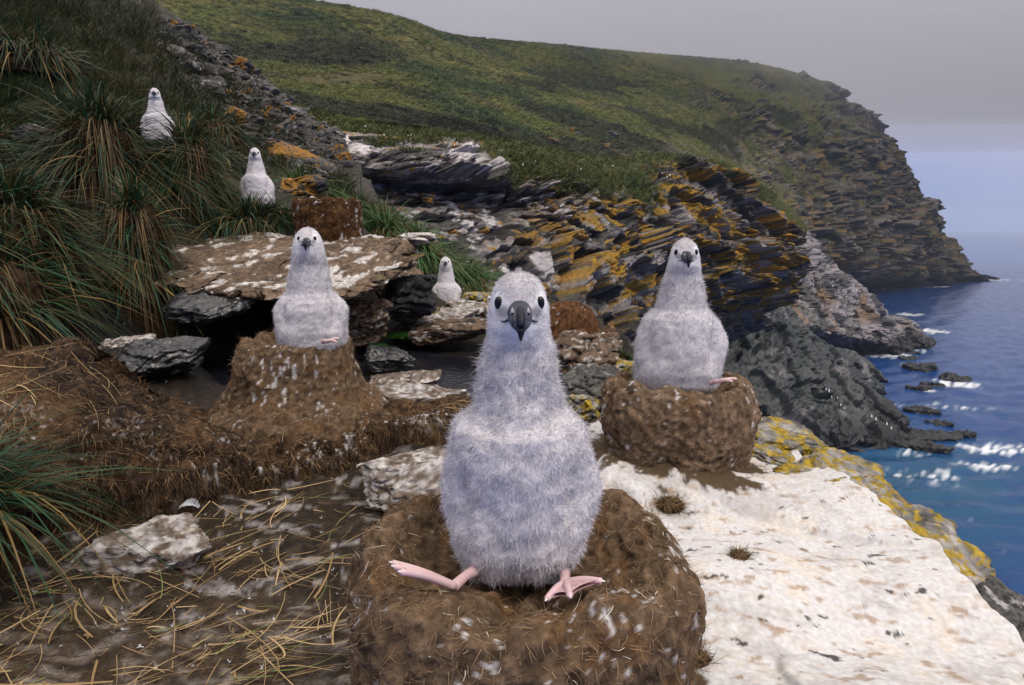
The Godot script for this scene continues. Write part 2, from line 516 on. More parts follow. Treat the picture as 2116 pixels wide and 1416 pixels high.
func make_ravine_cliff() -> void:
	var g := pix([
		[[560, 215, 44], [690, 268, 46], [830, 300, 50], [960, 310, 56], [1110, 330, 66], [1260, 350, 80], [1400, 345, 92], [1500, 340, 96], [1600, 405, 98], [1660, 470, 98]],
		[[560, 215, 34], [690, 255, 36], [830, 278, 40], [960, 288, 44], [1110, 312, 50], [1260, 335, 58], [1400, 328, 66], [1500, 350, 72], [1600, 412, 76], [1662, 482, 80]],
		[[560, 235, 28], [690, 275, 29], [830, 298, 31], [960, 303, 34], [1110, 330, 38], [1260, 352, 46], [1400, 343, 54], [1500, 365, 60], [1590, 425, 66], [1655, 495, 71]],
		[[560, 290, 25], [690, 330, 25.5], [830, 350, 27], [960, 358, 30], [1110, 390, 36], [1260, 410, 42], [1400, 420, 50], [1500, 440, 56], [1590, 490, 62], [1652, 530, 68]],
		[[560, 340, 25], [690, 375, 28], [830, 392, 31], [960, 402, 34], [1110, 435, 35], [1260, 450, 39], [1400, 470, 47], [1500, 495, 54], [1588, 535, 60], [1640, 560, 67]],
		[[560, 390, 22], [690, 430, 25], [830, 440, 27], [960, 450, 29], [1110, 480, 32], [1260, 500, 37], [1400, 525, 45], [1500, 555, 52], [1580, 585, 60], [1625, 590, 67]],
		[[560, 450, 20], [690, 490, 21], [830, 500, 22], [960, 530, 25], [1110, 560, 29], [1260, 580, 35], [1400, 600, 44], [1500, 620, 52], [1560, 630, 60], [1605, 615, 67]],
		[[560, 540, 18], [690, 570, 18.5], [830, 600, 20], [960, 640, 22], [1110, 690, 27], [1260, 700, 34], [1400, 700, 50], [1490, 690, 64], [1530, 680, 71], [1570, 655, 75]],
		[[560, 700, 17], [690, 740, 17], [830, 780, 19], [960, 800, 21], [1110, 820, 27], [1260, 790, 38], [1400, 760, 62], [1490, 715, 78], [1530, 695, 82], [1575, 675, 84]]])
	for line in g:
		var last: Vector3 = line[line.size() - 1]
		line.append(last + Vector3(0.5, -0.6, -14))
		line.append(last + Vector3(-14, -3, -34))
	var nu := cliff_nu
	var nv := cliff_nv
	var p := patch(g, nu, nv)
	var nn := grid_normals(p, nu, nv)
	var c := PackedColorArray()
	c.resize(nu * nv)
	var grey := Color(0.080, 0.074, 0.070)
	var pale := Color(0.32, 0.285, 0.275)
	var black := Color(0.018, 0.018, 0.020)
	var guano := Color(0.66, 0.61, 0.62)
	var orange := Color(0.40, 0.200, 0.022)
	var ochre := Color(0.26, 0.17, 0.025)
	var grass_a := Color(0.034, 0.054, 0.012)
	var grass_b := Color(0.075, 0.072, 0.020)
	for j in nv:
		var v := float(j) / (nv - 1) * 8.0
		for i in nu:
			var u := float(i) / (nu - 1) * 11.0
			var a := j * nu + i
			var q := p[a]
			var n := nn[a]
			# beds rise to the right, and fold over at the outer end
			var fold := ss(5.5, 9.0, u)
			var bn := Vector3(lerpf(-0.32, -0.04, fold), 0.93, lerpf(-0.05, -0.12, fold)).normalized()
			var t1 := Vector3(0.93, lerpf(0.32, 0.04, fold), 0.0).normalized()
			var sc := clampf(q.distance_to(EYE) / 40.0, 0.7, 1.5)
			var mid := nf.get_noise_3dv(q * 0.22)
			var fine := nf.get_noise_3dv(q * 1.3)
			var b := beds(q, bn, t1, 1.25, 26.0, 1.0, 0.9)
			var b2 := beds(q, bn, t1, 0.40, 10.0, 5.0, 0.7)
			var b3 := beds(q, bn, t1, 0.15, 4.0, 11.0, 0.6)
			var rock := ss(1.75, 2.15, v + 0.25 * mid)
			var tongue := ss(3.15, 3.7, u + 0.5 * mid) * ss(5.9, 5.2, u + 0.5 * mid) * ss(3.1, 2.6, v + 0.5 * fine - 0.3 * (u - 4.5) * (u - 4.5))
			rock *= 1.0 - tongue
			var broken := 0.25 + 0.75 * ss(-0.25, 0.3, n1.get_noise_3dv(q * 0.12 + Vector3(3, 0, 8)))
			var push := rock * sc * (2.2 * b.x + (0.85 * b2.x + 0.30 * b3.x) * broken - 1.2 + 0.9 * mid + 0.06 * fine)
			push += (1.0 - rock) * (0.35 * nr.get_noise_3dv(q * 0.5) + 0.2 * fine)
			p[a] = q + out_of(n, bn, rock) * push
			var lich_side := ss(3.4, 5.0, u + 0.6 * mid)
			var tone := 0.55 * b2.y + 0.45 * b3.z
			var rk := mixc(grey, pale, ss(0.35, 0.9, tone + 0.5 * fine))
			rk = mixc(rk, black, ss(0.6, 0.85, b2.z + 0.5 * mid) * 0.9)
			var stain := n1.get_noise_3dv(q * 0.35 + Vector3(50, 0, 0)) + 0.55 * nf.get_noise_3dv(q * 2.1 + Vector3(0, 50, 0))
			rk = mixc(rk, guano, ss(0.28, 0.5, stain + 0.25 * (b3.y - 0.5)) * (0.9 - 0.6 * lich_side))
			var lic := nf.get_noise_3dv(q * 0.55 + Vector3(9, 0, 4)) + 0.8 * (b2.y - 0.45) + 0.5 * (b3.z - 0.5) + 0.35 * nf.get_noise_3dv(q * 3.0)
			rk = mixc(rk, mixc(orange, ochre, 0.5 + 1.5 * fine), ss(0.10, 0.24, lic) * lich_side * ss(7.4, 6.2, v + 0.4 * mid))
			rk = mixc(rk, orange * 0.8, ss(0.50, 0.60, lic) * (1.0 - lich_side))
			var gr := mixc(grass_a, grass_b, 0.5 + 1.2 * mid + 0.5 * fine)
			c[a] = mixc(gr, rk, rock)
	cliff_p = p
	var o := put("cliff", grid_mesh(p, c, nu, nv), mats["cliff"])
	tag(o, "layered rock cliff with orange lichen across the ravine", "cliff", "", "structure")
	# grass on the ledge over the cliff
	var hr := Hair.new()
	for k in 16000:
		var j := int(rnd(0.6, 3.3) / 8.0 * nv)
		var i := int(rnd(0.2, 8.0) / 11.0 * nu)
		var a := j * nu + i
		if c[a].g < c[a].r * 0.95 or c[a].r > 0.12: continue
		var q := p[a] + Vector3(rnd(-0.3, 0.3), 0, rnd(-0.3, 0.3))
		for m in 3:
			var d := Vector3(rng.randfn() * 0.45, 1.0, rng.randfn() * 0.45 + 0.2).normalized() * rnd(0.25, 0.6)
			hr.add(q + Vector3(rnd(-0.12, 0.12), -0.05, rnd(-0.12, 0.12)), d, Vector3(d.x, -0.2, d.z) * 0.8, 0.03, rdir(), mixc(Color(0.032, 0.062, 0.013), Color(0.10, 0.090, 0.024), rng.randf()), 2)
	var go := put("ledge_grass", hr.mesh(), mats["blade"])
	tag(go, "bright green grass along the ledge above the ravine cliff", "grass", "", "stuff")

var colony_p: PackedVector3Array
var slab_p: PackedVector3Array

func make_lower_rocks() -> void:
	# the pale spur with the bird colony
	var g := pix([
		[[1500, 420, 175], [1600, 440, 180], [1660, 492, 182], [1705, 545, 186], [1762, 592, 190], [1822, 640, 194], [1872, 668, 196], [1896, 705, 194]],
		[[1500, 520, 150], [1580, 520, 155], [1640, 560, 162], [1690, 600, 167], [1745, 628, 173], [1805, 660, 180], [1860, 688, 186], [1894, 716, 189]],
		[[1500, 600, 140], [1570, 600, 145], [1630, 625, 152], [1685, 648, 157], [1735, 668, 164], [1795, 688, 173], [1850, 705, 181], [1892, 723, 187]],
		[[1500, 660, 134], [1570, 660, 140], [1630, 670, 146], [1685, 685, 152], [1735, 694, 162], [1790, 703, 172], [1845, 716, 180], [1890, 728, 186]]])
	var wl := []
	for q in [[1500, 720], [1570, 720], [1640, 715], [1690, 712], [1740, 712], [1795, 716], [1845, 728], [1888, 733]]: wl.append(sea_at(q[0], q[1]) + Vector3(0, -2.5, 0))
	g.append(wl)
	var back := []
	for q in g[0]: back.append(q + Vector3(4, -14, -26))
	g.push_front(back)
	for line in g:
		var last: Vector3 = line[line.size() - 1]
		line.append(last + Vector3(1.0, -2.0, -8))
	var nu := 300
	var nv := 190
	var p := patch(g, nu, nv)
	var nn := grid_normals(p, nu, nv)
	var c := PackedColorArray()
	c.resize(nu * nv)
	var bn := Vector3(-0.1, 0.9, 0.35).normalized()
	var t1 := Vector3(0.85, 0.1, -0.3).normalized()
	for j in nv:
		var v := float(j) / (nv - 1) * 5.0
		for i in nu:
			var a := j * nu + i
			var q := p[a]
			var mid := nf.get_noise_3dv(q * 0.09)
			var fine := nf.get_noise_3dv(q * 0.5)
			var b := beds(q, bn, t1, 3.0, 12.0, 21.0, 1.5)
			var b2 := beds(q, bn, t1, 1.0, 4.0, 25.0, 1.2)
			p[a] = q + out_of(nn[a], bn, 0.9) * (3.4 * b.x + 1.3 * b2.x - 1.6) + nn[a] * 2.4 * mid
			var rk := mixc(Color(0.15, 0.135, 0.14), Color(0.36, 0.32, 0.34), 0.5 + fine + 0.4 * (b.y - 0.5))
			rk = mixc(rk, Color(0.24, 0.15, 0.085), ss(0.2, 0.4, nf.get_noise_3dv(q * 0.06 + Vector3(6, 0, 0))))
			rk = mixc(rk, Color(0.035, 0.035, 0.036), ss(0.12, 0.3, nf.get_noise_3dv(q * 0.11 + Vector3(0, 8, 0))) * 0.85)
			rk = mixc(rk, Color(0.05, 0.08, 0.03), ss(0.3, 0.5, nf.get_noise_3dv(q * 0.08 + Vector3(0, 0, 30))) * 0.6)
			rk = mixc(rk, Color(0.025, 0.024, 0.024), ss(5.5, 3.0, q.y + 2.5 * mid))
			c[a] = rk
	colony_p = p
	var o := put("rocky_spur", grid_mesh(p, c, nu, nv), mats["wet_cliff"])
	tag(o, "pale pinkish rock spur dotted with birds, running down to the surf", "rock spur", "", "structure")

	# the great dark slabs above the water
	g = pix([
		[[1380, 680, 110], [1460, 668, 112], [1545, 650, 116], [1612, 628, 122], [1682, 686, 123], [1742, 722, 123], [1800, 750, 123], [1816, 785, 121]],
		[[1380, 750, 103], [1460, 745, 104], [1535, 728, 107], [1603, 715, 110], [1672, 755, 112], [1735, 785, 114], [1792, 808, 115], [1818, 832, 114]],
		[[1380, 810, 97], [1460, 808, 98], [1530, 803, 100], [1600, 805, 102], [1672, 825, 105], [1740, 845, 107], [1800, 858, 109], [1852, 868, 110]],
		[[1380, 880, 91], [1460, 885, 91], [1530, 888, 92], [1605, 890, 94], [1675, 893, 97], [1742, 900, 100], [1812, 900, 104], [1884, 893, 108.5]],
		[[1380, 940, 87], [1460, 945, 88], [1530, 945, 89], [1605, 942, 91], [1680, 935, 95], [1745, 930, 98.5], [1815, 922, 102.5], [1880, 905, 107]]])
	wl = []
	for q in [[1380, 1010], [1460, 1005], [1530, 990], [1605, 972], [1680, 957], [1745, 950], [1818, 938], [1878, 913]]: wl.append(sea_at(q[0], q[1]) + Vector3(0, -2.0, 0))
	g.append(wl)
	back = []
	for q in g[0]: back.append(q + Vector3(2, -9, -14))
	g.push_front(back)
	for line in g:
		var last: Vector3 = line[line.size() - 1]
		line.append(last + Vector3(0.6, -2.5, -5))
	for line in g:
		var first: Vector3 = line[0]
		line.push_front(first + Vector3(-16, -1.0, 4))
		line.push_front(first + Vector3(-34, -2.0, 10))
	nu = 400
	nv = 240
	p = patch(g, nu, nv)
	nn = grid_normals(p, nu, nv)
	c = PackedColorArray()
	c.resize(nu * nv)
	bn = Vector3(0.22, 0.70, 0.68).normalized()
	t1 = Vector3(0.85, -0.38, 0.1).normalized()
	for j in nv:
		for i in nu:
			var a := j * nu + i
			var q := p[a]
			var mid := nf.get_noise_3dv(q * 0.10)
			var fine := nf.get_noise_3dv(q * 0.7)
			var b := beds(q, bn, t1, 2.2, 40.0, 41.0, 1.1)
			var b2 := beds(q, bn, t1, 0.9, 14.0, 45.0, 1.2)
			var crack := ss(0.72, 0.92, nr.get_noise_3d(q.x * 0.06, q.y * 0.16, q.z * 0.06))
			p[a] = q + out_of(nn[a], bn, 0.2) * (2.4 * b.x + 0.7 * b2.x - 1.1) + nn[a] * (1.8 * n1.get_noise_3dv(q * 0.04) + 0.05 * fine - 0.4 * crack)
			var rk := mixc(Color(0.022, 0.027, 0.030), Color(0.085, 0.090, 0.088), 0.4 + 0.8 * mid + 0.8 * fine + 0.5 * (b2.y - 0.5))
			rk = mixc(rk, Color(0.22, 0.20, 0.21), ss(0.22, 0.46, nf.get_noise_3dv(q * 0.13 + Vector3(60, 0, 0)) + 0.25 * fine) * 0.85)
			rk = mixc(rk, Color(0.035, 0.055, 0.032), ss(0.1, 0.4, nf.get_noise_3dv(q * 0.07 + Vector3(0, 60, 0))) * 0.5)
			rk = mixc(rk, Color(0.016, 0.016, 0.018), ss(5.0, 2.0, q.y + 3.0 * mid))
			c[a] = rk
	slab_p = p
	o = put("sea_slabs", grid_mesh(p, c, nu, nv), mats["sea_rock"])
	tag(o, "dark wet rock slabs sloping into the sea below the cliff", "rock slabs", "", "structure")

# ---------------------------------------------------------------- the near ground
var rbf_x := PackedVector2Array()
var rbf_w := PackedFloat64Array()
const AZ0 := -1.02
const AZ1 := 1.08
const LD0 := -0.92
const LD1 := 4.06
const GU := 470
const GV := 430
var ground_h := PackedFloat32Array()     # heights over (bearing, log of the distance ahead)

func kern(r2: float) -> float:
	return 0.5 * r2 * log(r2 + 1e-9)

func fit(points: Array) -> void:
	var n := points.size()
	var m := n + 3
	var a := []
	for i in n:
		var q: Vector3 = points[i] - EYE
		rbf_x.append(Vector2(atan2(q.x, -q.z) * 1.6, log(-q.z)))
	for i in m:
		var row := PackedFloat64Array()
		row.resize(m + 1)
		a.append(row)
	for i in n:
		for j in n:
			a[i][j] = kern(rbf_x[i].distance_squared_to(rbf_x[j]))
		a[i][i] += 0.004
		a[i][n] = 1.0; a[i][n + 1] = rbf_x[i].x; a[i][n + 2] = rbf_x[i].y
		a[n][i] = 1.0; a[n + 1][i] = rbf_x[i].x; a[n + 2][i] = rbf_x[i].y
		# slope angle rather than height, so that the near ground is not swamped by the far
		a[i][m] = points[i].y - EYE.y if false else (points[i].y - EYE.y) / (-(points[i].z - EYE.z) + 0.6)
	for k in m:
		var best := k
		for i in range(k + 1, m):
			if absf(a[i][k]) > absf(a[best][k]): best = i
		var sw: PackedFloat64Array = a[k]
		a[k] = a[best]
		a[best] = sw
		var pk: PackedFloat64Array = a[k]
		for i in range(k + 1, m):
			var row: PackedFloat64Array = a[i]
			var f := row[k] / pk[k]
			if f != 0.0:
				for j in range(k, m + 1): row[j] -= f * pk[j]
			a[i] = row
	rbf_w.resize(m)
	for k in range(m - 1, -1, -1):
		var s: float = a[k][m]
		for j in range(k + 1, m): s -= a[k][j] * rbf_w[j]
		rbf_w[k] = s / a[k][k]

func rbf(az: float, ld: float) -> float:
	var x := Vector2(az * 1.6, ld)
	var n := rbf_x.size()
	var s := rbf_w[n] + rbf_w[n + 1] * x.x + rbf_w[n + 2] * x.y
	for i in n: s += rbf_w[i] * kern(x.distance_squared_to(rbf_x[i]))
	return s * (exp(ld) + 0.6)

var edge_az := PackedFloat32Array()
var edge_d := PackedFloat32Array()

func edge_at(az: float) -> float:
	if az <= edge_az[0]: return edge_d[0]
	for k in range(1, edge_az.size()):
		if az <= edge_az[k]:
			var t := (az - edge_az[k - 1]) / (edge_az[k] - edge_az[k - 1])
			return exp(lerpf(log(edge_d[k - 1]), log(edge_d[k]), t))
	return edge_d[edge_d.size() - 1]

func ground(x: float, z: float) -> float:
	var d := maxf(-z, 0.42)
	var gx := clampf((atan2(x, d) - AZ0) / (AZ1 - AZ0), 0.0, 0.9999) * (GU - 1)
	var gy := clampf((log(d) - LD0) / (LD1 - LD0), 0.0, 0.9999) * (GV - 1)
	var i := int(gx)
	var j := int(gy)
	var fx := gx - i
	var fy := gy - j
	var b := j * GU + i
	return lerpf(lerpf(ground_h[b], ground_h[b + 1], fx), lerpf(ground_h[b + GU], ground_h[b + GU + 1], fx), fy)

func on_ground(x: float, z: float, lift := 0.0) -> Vector3:
	return Vector3(x, ground(x, z) + lift, z)

# where the line of sight through a place of the frame meets the near ground
func place(px: float, py: float, from := 0.6) -> Vector3:
	var d := from
	while d < 56.0:
		var q := at(px, py, d)
		if q.y <= ground(q.x, q.z): return q
		d *= 1.012
	return at(px, py, d)

func make_ground() -> void:
	var pts := []
	for q in [[-2.2, 0.5, -0.80], [0, 0.5, -0.86], [1.2, 0.5, -0.86], [-0.9, 1.05, -0.86], [-0.3, 1.1, -0.87], [0.3, 1.1, -0.86], [0.8, 1.1, -0.85], [1.25, 1.15, -0.86], [1.2, 1.35, -0.86], [-1.0, 1.6, -0.87], [-0.3, 1.7, -0.88], [0.5, 1.7, -0.86], [-0.6, 2.2, -0.90], [0.1, 2.4, -0.87], [0.65, 2.3, -0.86], [1.0, 2.6, -0.87], [-1.7, 2.2, -0.82], [-2.6, 1.7, -0.66], [-0.4, 2.9, -0.86]]:
		pts.append(EYE + Vector3(q[0], q[2], -q[1]))
	for q in [[470, 745, 3.85], [560, 790, 3.3], [880, 762, 3.7], [950, 830, 3.05], [640, 695, 4.4], [760, 655, 5.0], [925, 632, 6.5], [1000, 610, 7.6], [880, 595, 7.2], [800, 515, 8.2], [760, 445, 10.0], [1040, 603, 9.0],
			[500, 478, 5.3], [640, 484, 5.2], [430, 452, 5.7], [740, 474, 5.6], [330, 640, 3.7], [380, 490, 5.0], [0, 705, 2.9], [120, 690, 3.1], [-150, 600, 3.3], [-220, 420, 4.5], [0, 460, 4.6], [200, 460, 5.0], [330, 425, 5.6], [327, 288, 6.4], [0, 260, 7.0], [-260, 150, 9.0], [160, 140, 10.0], [440, 310, 9.0], [530, 432, 6.1], [600, 402, 7.0], [665, 412, 7.5], [560, 350, 11.0], [650, 372, 12.0], [700, 415, 10.5],
			[0, 40, 14.0], [200, 70, 18.0], [330, 100, 24.0], [450, 210, 22.0], [560, 290, 19.0], [640, 340, 16.0], [690, 375, 14.5], [310, 5, 48.0], [400, 62, 42.0], [470, 112, 37.0], [560, 190, 31.0], [620, 232, 28.0], [700, 290, 24.0], [740, 345, 20.0], [-300, -160, 20.0], [0, -100, 30.0], [180, -50, 46.0],
			[1180, 668, 5.0], [1250, 705, 4.4], [1300, 735, 4.0], [1230, 785, 3.5], [1150, 645, 6.0], [1100, 620, 7.0]]:
		pts.append(at(q[0], q[1], q[2]))
	fit(pts)
	for s in [[475, 760, 3.75, 0.75], [880, 770, 3.55, 0.72], [420, 715, 4.1, 0.5]]:
		var w := at(s[0], s[1], s[2])
		pools.append(Vector3(w.x, -w.z, s[3]))
	# the brink: crest of the slope, rim of the ravine, edge of the sea cliff
	for q in [[-400, -200, 52.0], [180, -60, 51.0], [310, 5, 49.0], [400, 62, 43.0], [470, 112, 38.0], [560, 190, 32.0], [620, 232, 29.0], [700, 290, 25.0], [750, 350, 19.0], [800, 430, 13.0], [900, 520, 9.6], [1060, 600, 8.6], [1150, 630, 7.0], [1240, 680, 5.2], [1330, 735, 4.1], [1480, 805, 3.25], [1590, 868, 2.72], [1700, 932, 2.32], [1850, 1062, 1.82], [1950, 1135, 1.6], [2050, 1240, 1.34], [2200, 1330, 1.16], [2500, 1500, 0.95]]:
		var w := at(q[0], q[1], q[2])
		edge_az.append(atan2(w.x, -w.z))
		edge_d.append(q[2])
	# height on a coarse net, then smoothed onto the fine one
	var cu := 120
	var cv := 110
	var coarse := PackedFloat32Array()
	coarse.resize(cu * cv)
	for j in cv:
		for i in cu:
			coarse[j * cu + i] = rbf(lerpf(AZ0, AZ1, float(i) / (cu - 1)), lerpf(LD0, LD1, float(j) / (cv - 1)))
	ground_h.resize(GU * GV)
	var p := PackedVector3Array()
	var c := PackedColorArray()
	p.resize(GU * GV)
	c.resize(GU * GV)
	var peat := Color(0.040, 0.026, 0.016)
	var soil := Color(0.020, 0.014, 0.011)
	var straw := Color(0.10, 0.068, 0.04)
	var white := Color(0.42, 0.39, 0.40)
	var turf := Color(0.026, 0.029, 0.010)
	var stone := Color(0.075, 0.07, 0.06)
	for j in GV:
		var ld := lerpf(LD0, LD1, float(j) / (GV - 1))
		var d := exp(ld)
		var cy := float(j) / (GV - 1) * (cv - 1)
		var ry := mini(int(cy), cv - 2)
		for i in GU:
			var az := lerpf(AZ0, AZ1, float(i) / (GU - 1))
			var cx := float(i) / (GU - 1) * (cu - 1)
			var rx := mini(int(cx), cu - 2)
			var b := ry * cu + rx
			var y := lerpf(lerpf(coarse[b], coarse[b + 1], cx - rx), lerpf(coarse[b + cu], coarse[b + cu + 1], cx - rx), cy - ry)
			var q := Vector3(d * tan(az), 0, -d)
			var e := edge_at(az) * (1.0 + 0.03 * nf.get_noise_2d(az * 14.0, 3.0))
			# lumps: small near, larger on the slope
			var mid := nf.get_noise_2d(q.x * 1.6, q.z * 1.6)
			var fine := nf.get_noise_2d(q.x * 7.0, q.z * 7.0)
			var slope := ss(4.6, 7.5, d - q.x * 0.25)
			y += mid * lerpf(0.045, 0.10, slope) + fine * 0.018
			if d > 8.0:
				y += nf.get_noise_2d(q.x * 0.45, q.z * 0.45) * 0.5 * ss(8.0, 16.0, d) + 0.12 * nr.get_noise_2d(q.x * 0.9, q.z * 0.9)
			if az > 0.06 and d < 3.2: y -= 0.10 * ss(0.06, 0.2, az) * ss(3.2, 2.6, d)
			for w in pools:
				y -= 0.15 * ss(1.0, 0.6, Vector2((q.x - w.x) / w.z, (d - w.y) / w.z).length())
			if d > e:
				var o := (d - e) / e
				y -= o * e * (1.6 if e > 8.0 else 6.0)
			y = maxf(y, -36.6)
			ground_h[j * GU + i] = y + EYE.y
			q.y = y + EYE.y
			# rows run from far to near so that the top faces up
			var a := (GV - 1 - j) * GU + i
			p[a] = q
			var col := mixc(peat, soil, 0.5 + 1.4 * mid)
			var grain := nf.get_noise_2d(q.x * 16.0, q.z * 16.0)
			col = mixc(col, straw, ss(0.0, 0.45, grain + 0.5 * mid) * 0.7 * ss(3.2, 2.4, d))
			var pale := nf.get_noise_2d(q.x * 5.0 + 40.0, q.z * 9.0)
			col = mixc(col, white, ss(0.24, 0.40, pale + 0.55 * grain) * 0.7 * ss(2.7, 2.1, d) * ss(-0.85, -0.6, az))
			var mat_ := ss(1.42, 1.18, d + 0.3 * mid) * ss(0.5, 0.0, az)
			var lines := nf.get_noise_2d(q.x * 8.0 + q.z * 5.0, q.z * 40.0)
			col = mixc(col, mixc(Color(0.07, 0.046, 0.030), Color(0.36, 0.30, 0.26), ss(-0.05, 0.5, lines + 0.5 * pale)), mat_ * 0.85)
			col = mixc(col, Color(0.010, 0.009, 0.009), ss(2.7, 3.0, d + 0.3 * mid) * ss(5.2, 4.4, d) * ss(-0.72, -0.6, az) * 0.9)
			col = mixc(col, turf, slope * (0.7 + mid))
			var scree := ss(0.5, 1.0, slope) * ss(0.02, 0.2, nf.get_noise_2d(q.x * 0.35, q.z * 0.35) + 1.6 * ss(-0.66, -0.36, az) - 1.05)
			if d > 13.0: col = mixc(col, stone, scree)
			if d > e * 0.985 and e < 8.0: col = mixc(col, Color(0.10, 0.095, 0.085), 0.8)
			c[a] = col
	var o := put("ground", grid_mesh(p, c, GU, GV), mats["ground"])
	tag(o, "dark peaty ground and grassy slope of the nesting terrace", "ground", "", "structure")

var pools := []

# height of the whitened shelf above the lower ground, and how deep a crack there is
func shelf_at(x: float, d: float) -> Vector2:
	var az := atan2(x, d)
	var e := edge_at(az) * (0.985 + 0.02 * n1.get_noise_1d(az * 30.0))
	var mid := nf.get_noise_2d(x * 2.2 + 9.0, d * 2.2)
	# broad swells of the rock running down to the right, with low steps
	var swell := 0.045 * n1.get_noise_2d(x * 1.3 - d * 0.8, d * 1.7) + 0.016 * mid
	swell += 0.016 * ss(-0.03, 0.03, n1.get_noise_2d(x * 1.0 + d * 0.7, d * 0.5 + 30.0) + 0.04 * mid) + 0.012 * ss(0.22, 0.26, n1.get_noise_2d(x * 1.3 + d * 0.9, d * 0.8 + 60.0) + 0.05 * mid)
	var crack := ss(0.86, 0.95, nr.get_noise_2d(x * 0.7 + 5.0, d * 1.1 + x * 0.5))
	var lift := 0.012 + swell + 0.0035 * nf.get_noise_2d(x * 9.0, d * 9.0) + 0.0016 * nf.get_noise_2d(x * 40.0, d * 40.0) - 0.016 * crack
	var inner := ss(0.04, 0.16, az - 0.06 * mid)
	lift = lerpf(-0.06, lift, inner * ss(2.95, 2.45, d - 0.3 * x))
	var over := maxf(d - e * 0.955, 0.0) / e
	return Vector2(EYE.y - 0.855 + lift - 0.02 * ss(0.0, 0.02, over) - over * over * e * 240.0 - over * e * 0.4, crack)

func make_ledge() -> void:
	# the whitewashed rock shelf at the brink
	var nu := 330
	var nv := 300
	var p := PackedVector3Array()
	var c := PackedColorArray()
	p.resize(nu * nv)
	c.resize(nu * nv)
	var white := Color(0.59, 0.572, 0.578)
	var cream := Color(0.66, 0.55, 0.42)
	var grey := Color(0.36, 0.33, 0.34)
	var black := Color(0.03, 0.028, 0.03)
	var rust := Color(0.30, 0.19, 0.11)
	for j in nv:
		var t := 1.0 - float(j) / (nv - 1)
		for i in nu:
			var az := lerpf(-0.02, 1.06, float(i) / (nu - 1))
			var e := edge_at(az) * (0.985 + 0.02 * n1.get_noise_1d(az * 30.0))
			var d := 0.55 * pow(e * 1.12 / 0.55, t)
			var x := d * tan(az)
			var q := Vector3(x, 0, -d)
			var sh := shelf_at(x, d)
			var crack := sh.y
			q.y = sh.x
			var a := j * nu + i
			p[a] = q
			var stain := nf.get_noise_2d(x * 5.0 + 3.0, d * 5.0)
			var speck := nf.get_noise_2d(x * 22.0, d * 34.0 + 5.0)
			var col := mixc(white, cream, ss(0.12, 0.5, stain + 0.4 * speck) * 0.4)
			col = mixc(col, grey, ss(0.22, 0.5, nf.get_noise_2d(x * 8.0, d * 15.0 + 50.0) + 0.35 * speck) * 0.4)
			col = mixc(col, Color(0.56, 0.48, 0.42), ss(0.1, 0.55, nf.get_noise_2d(x * 9.0 + d * 4.0, d * 20.0)) * 0.5)
			col = mixc(col, Color(0.20, 0.18, 0.17), crack * 0.7)
			col = mixc(col, Color(0.40, 0.375, 0.37), ss(0.12, 0.42, nf.get_noise_2d(x * 2.6 + 31.0, d * 3.4) + 0.35 * speck) * 0.6)
			col = mixc(col, rust, ss(0.30, 0.5, nf.get_noise_2d(x * 11.0 + 80.0, d * 18.0) + 0.25 * speck) * 0.7)
			col = mixc(col, black, ss(0.46, 0.52, nf.get_noise_2d(x * 9.0 + 20.0, d * 14.0 + 70.0) + 0.45 * speck - 0.08) * 0.9)
			# peat crumbs trodden on round the nests
			var peat := ss(0.37, 0.27, Vector2(x - 0.61, d - 2.25).length() + 0.16 * stain + 0.08 * speck) 
			peat = maxf(peat, ss(0.34, 0.28, Vector2(x - 0.02, d - 1.0).length() + 0.10 * stain))
			peat = maxf(peat, ss(0.16, 0.08, az - 0.12 * stain))
			col = mixc(col, Color(0.085, 0.055, 0.035), ss(0.1, 0.6, peat + 0.8 * speck * peat))
			c[a] = col
	var o := put("rock_shelf", grid_mesh(p, c, nu, nv), mats["white_rock"])
	tag(o, "bare rock shelf whitened by droppings at the brink of the cliff", "rock shelf", "", "structure")

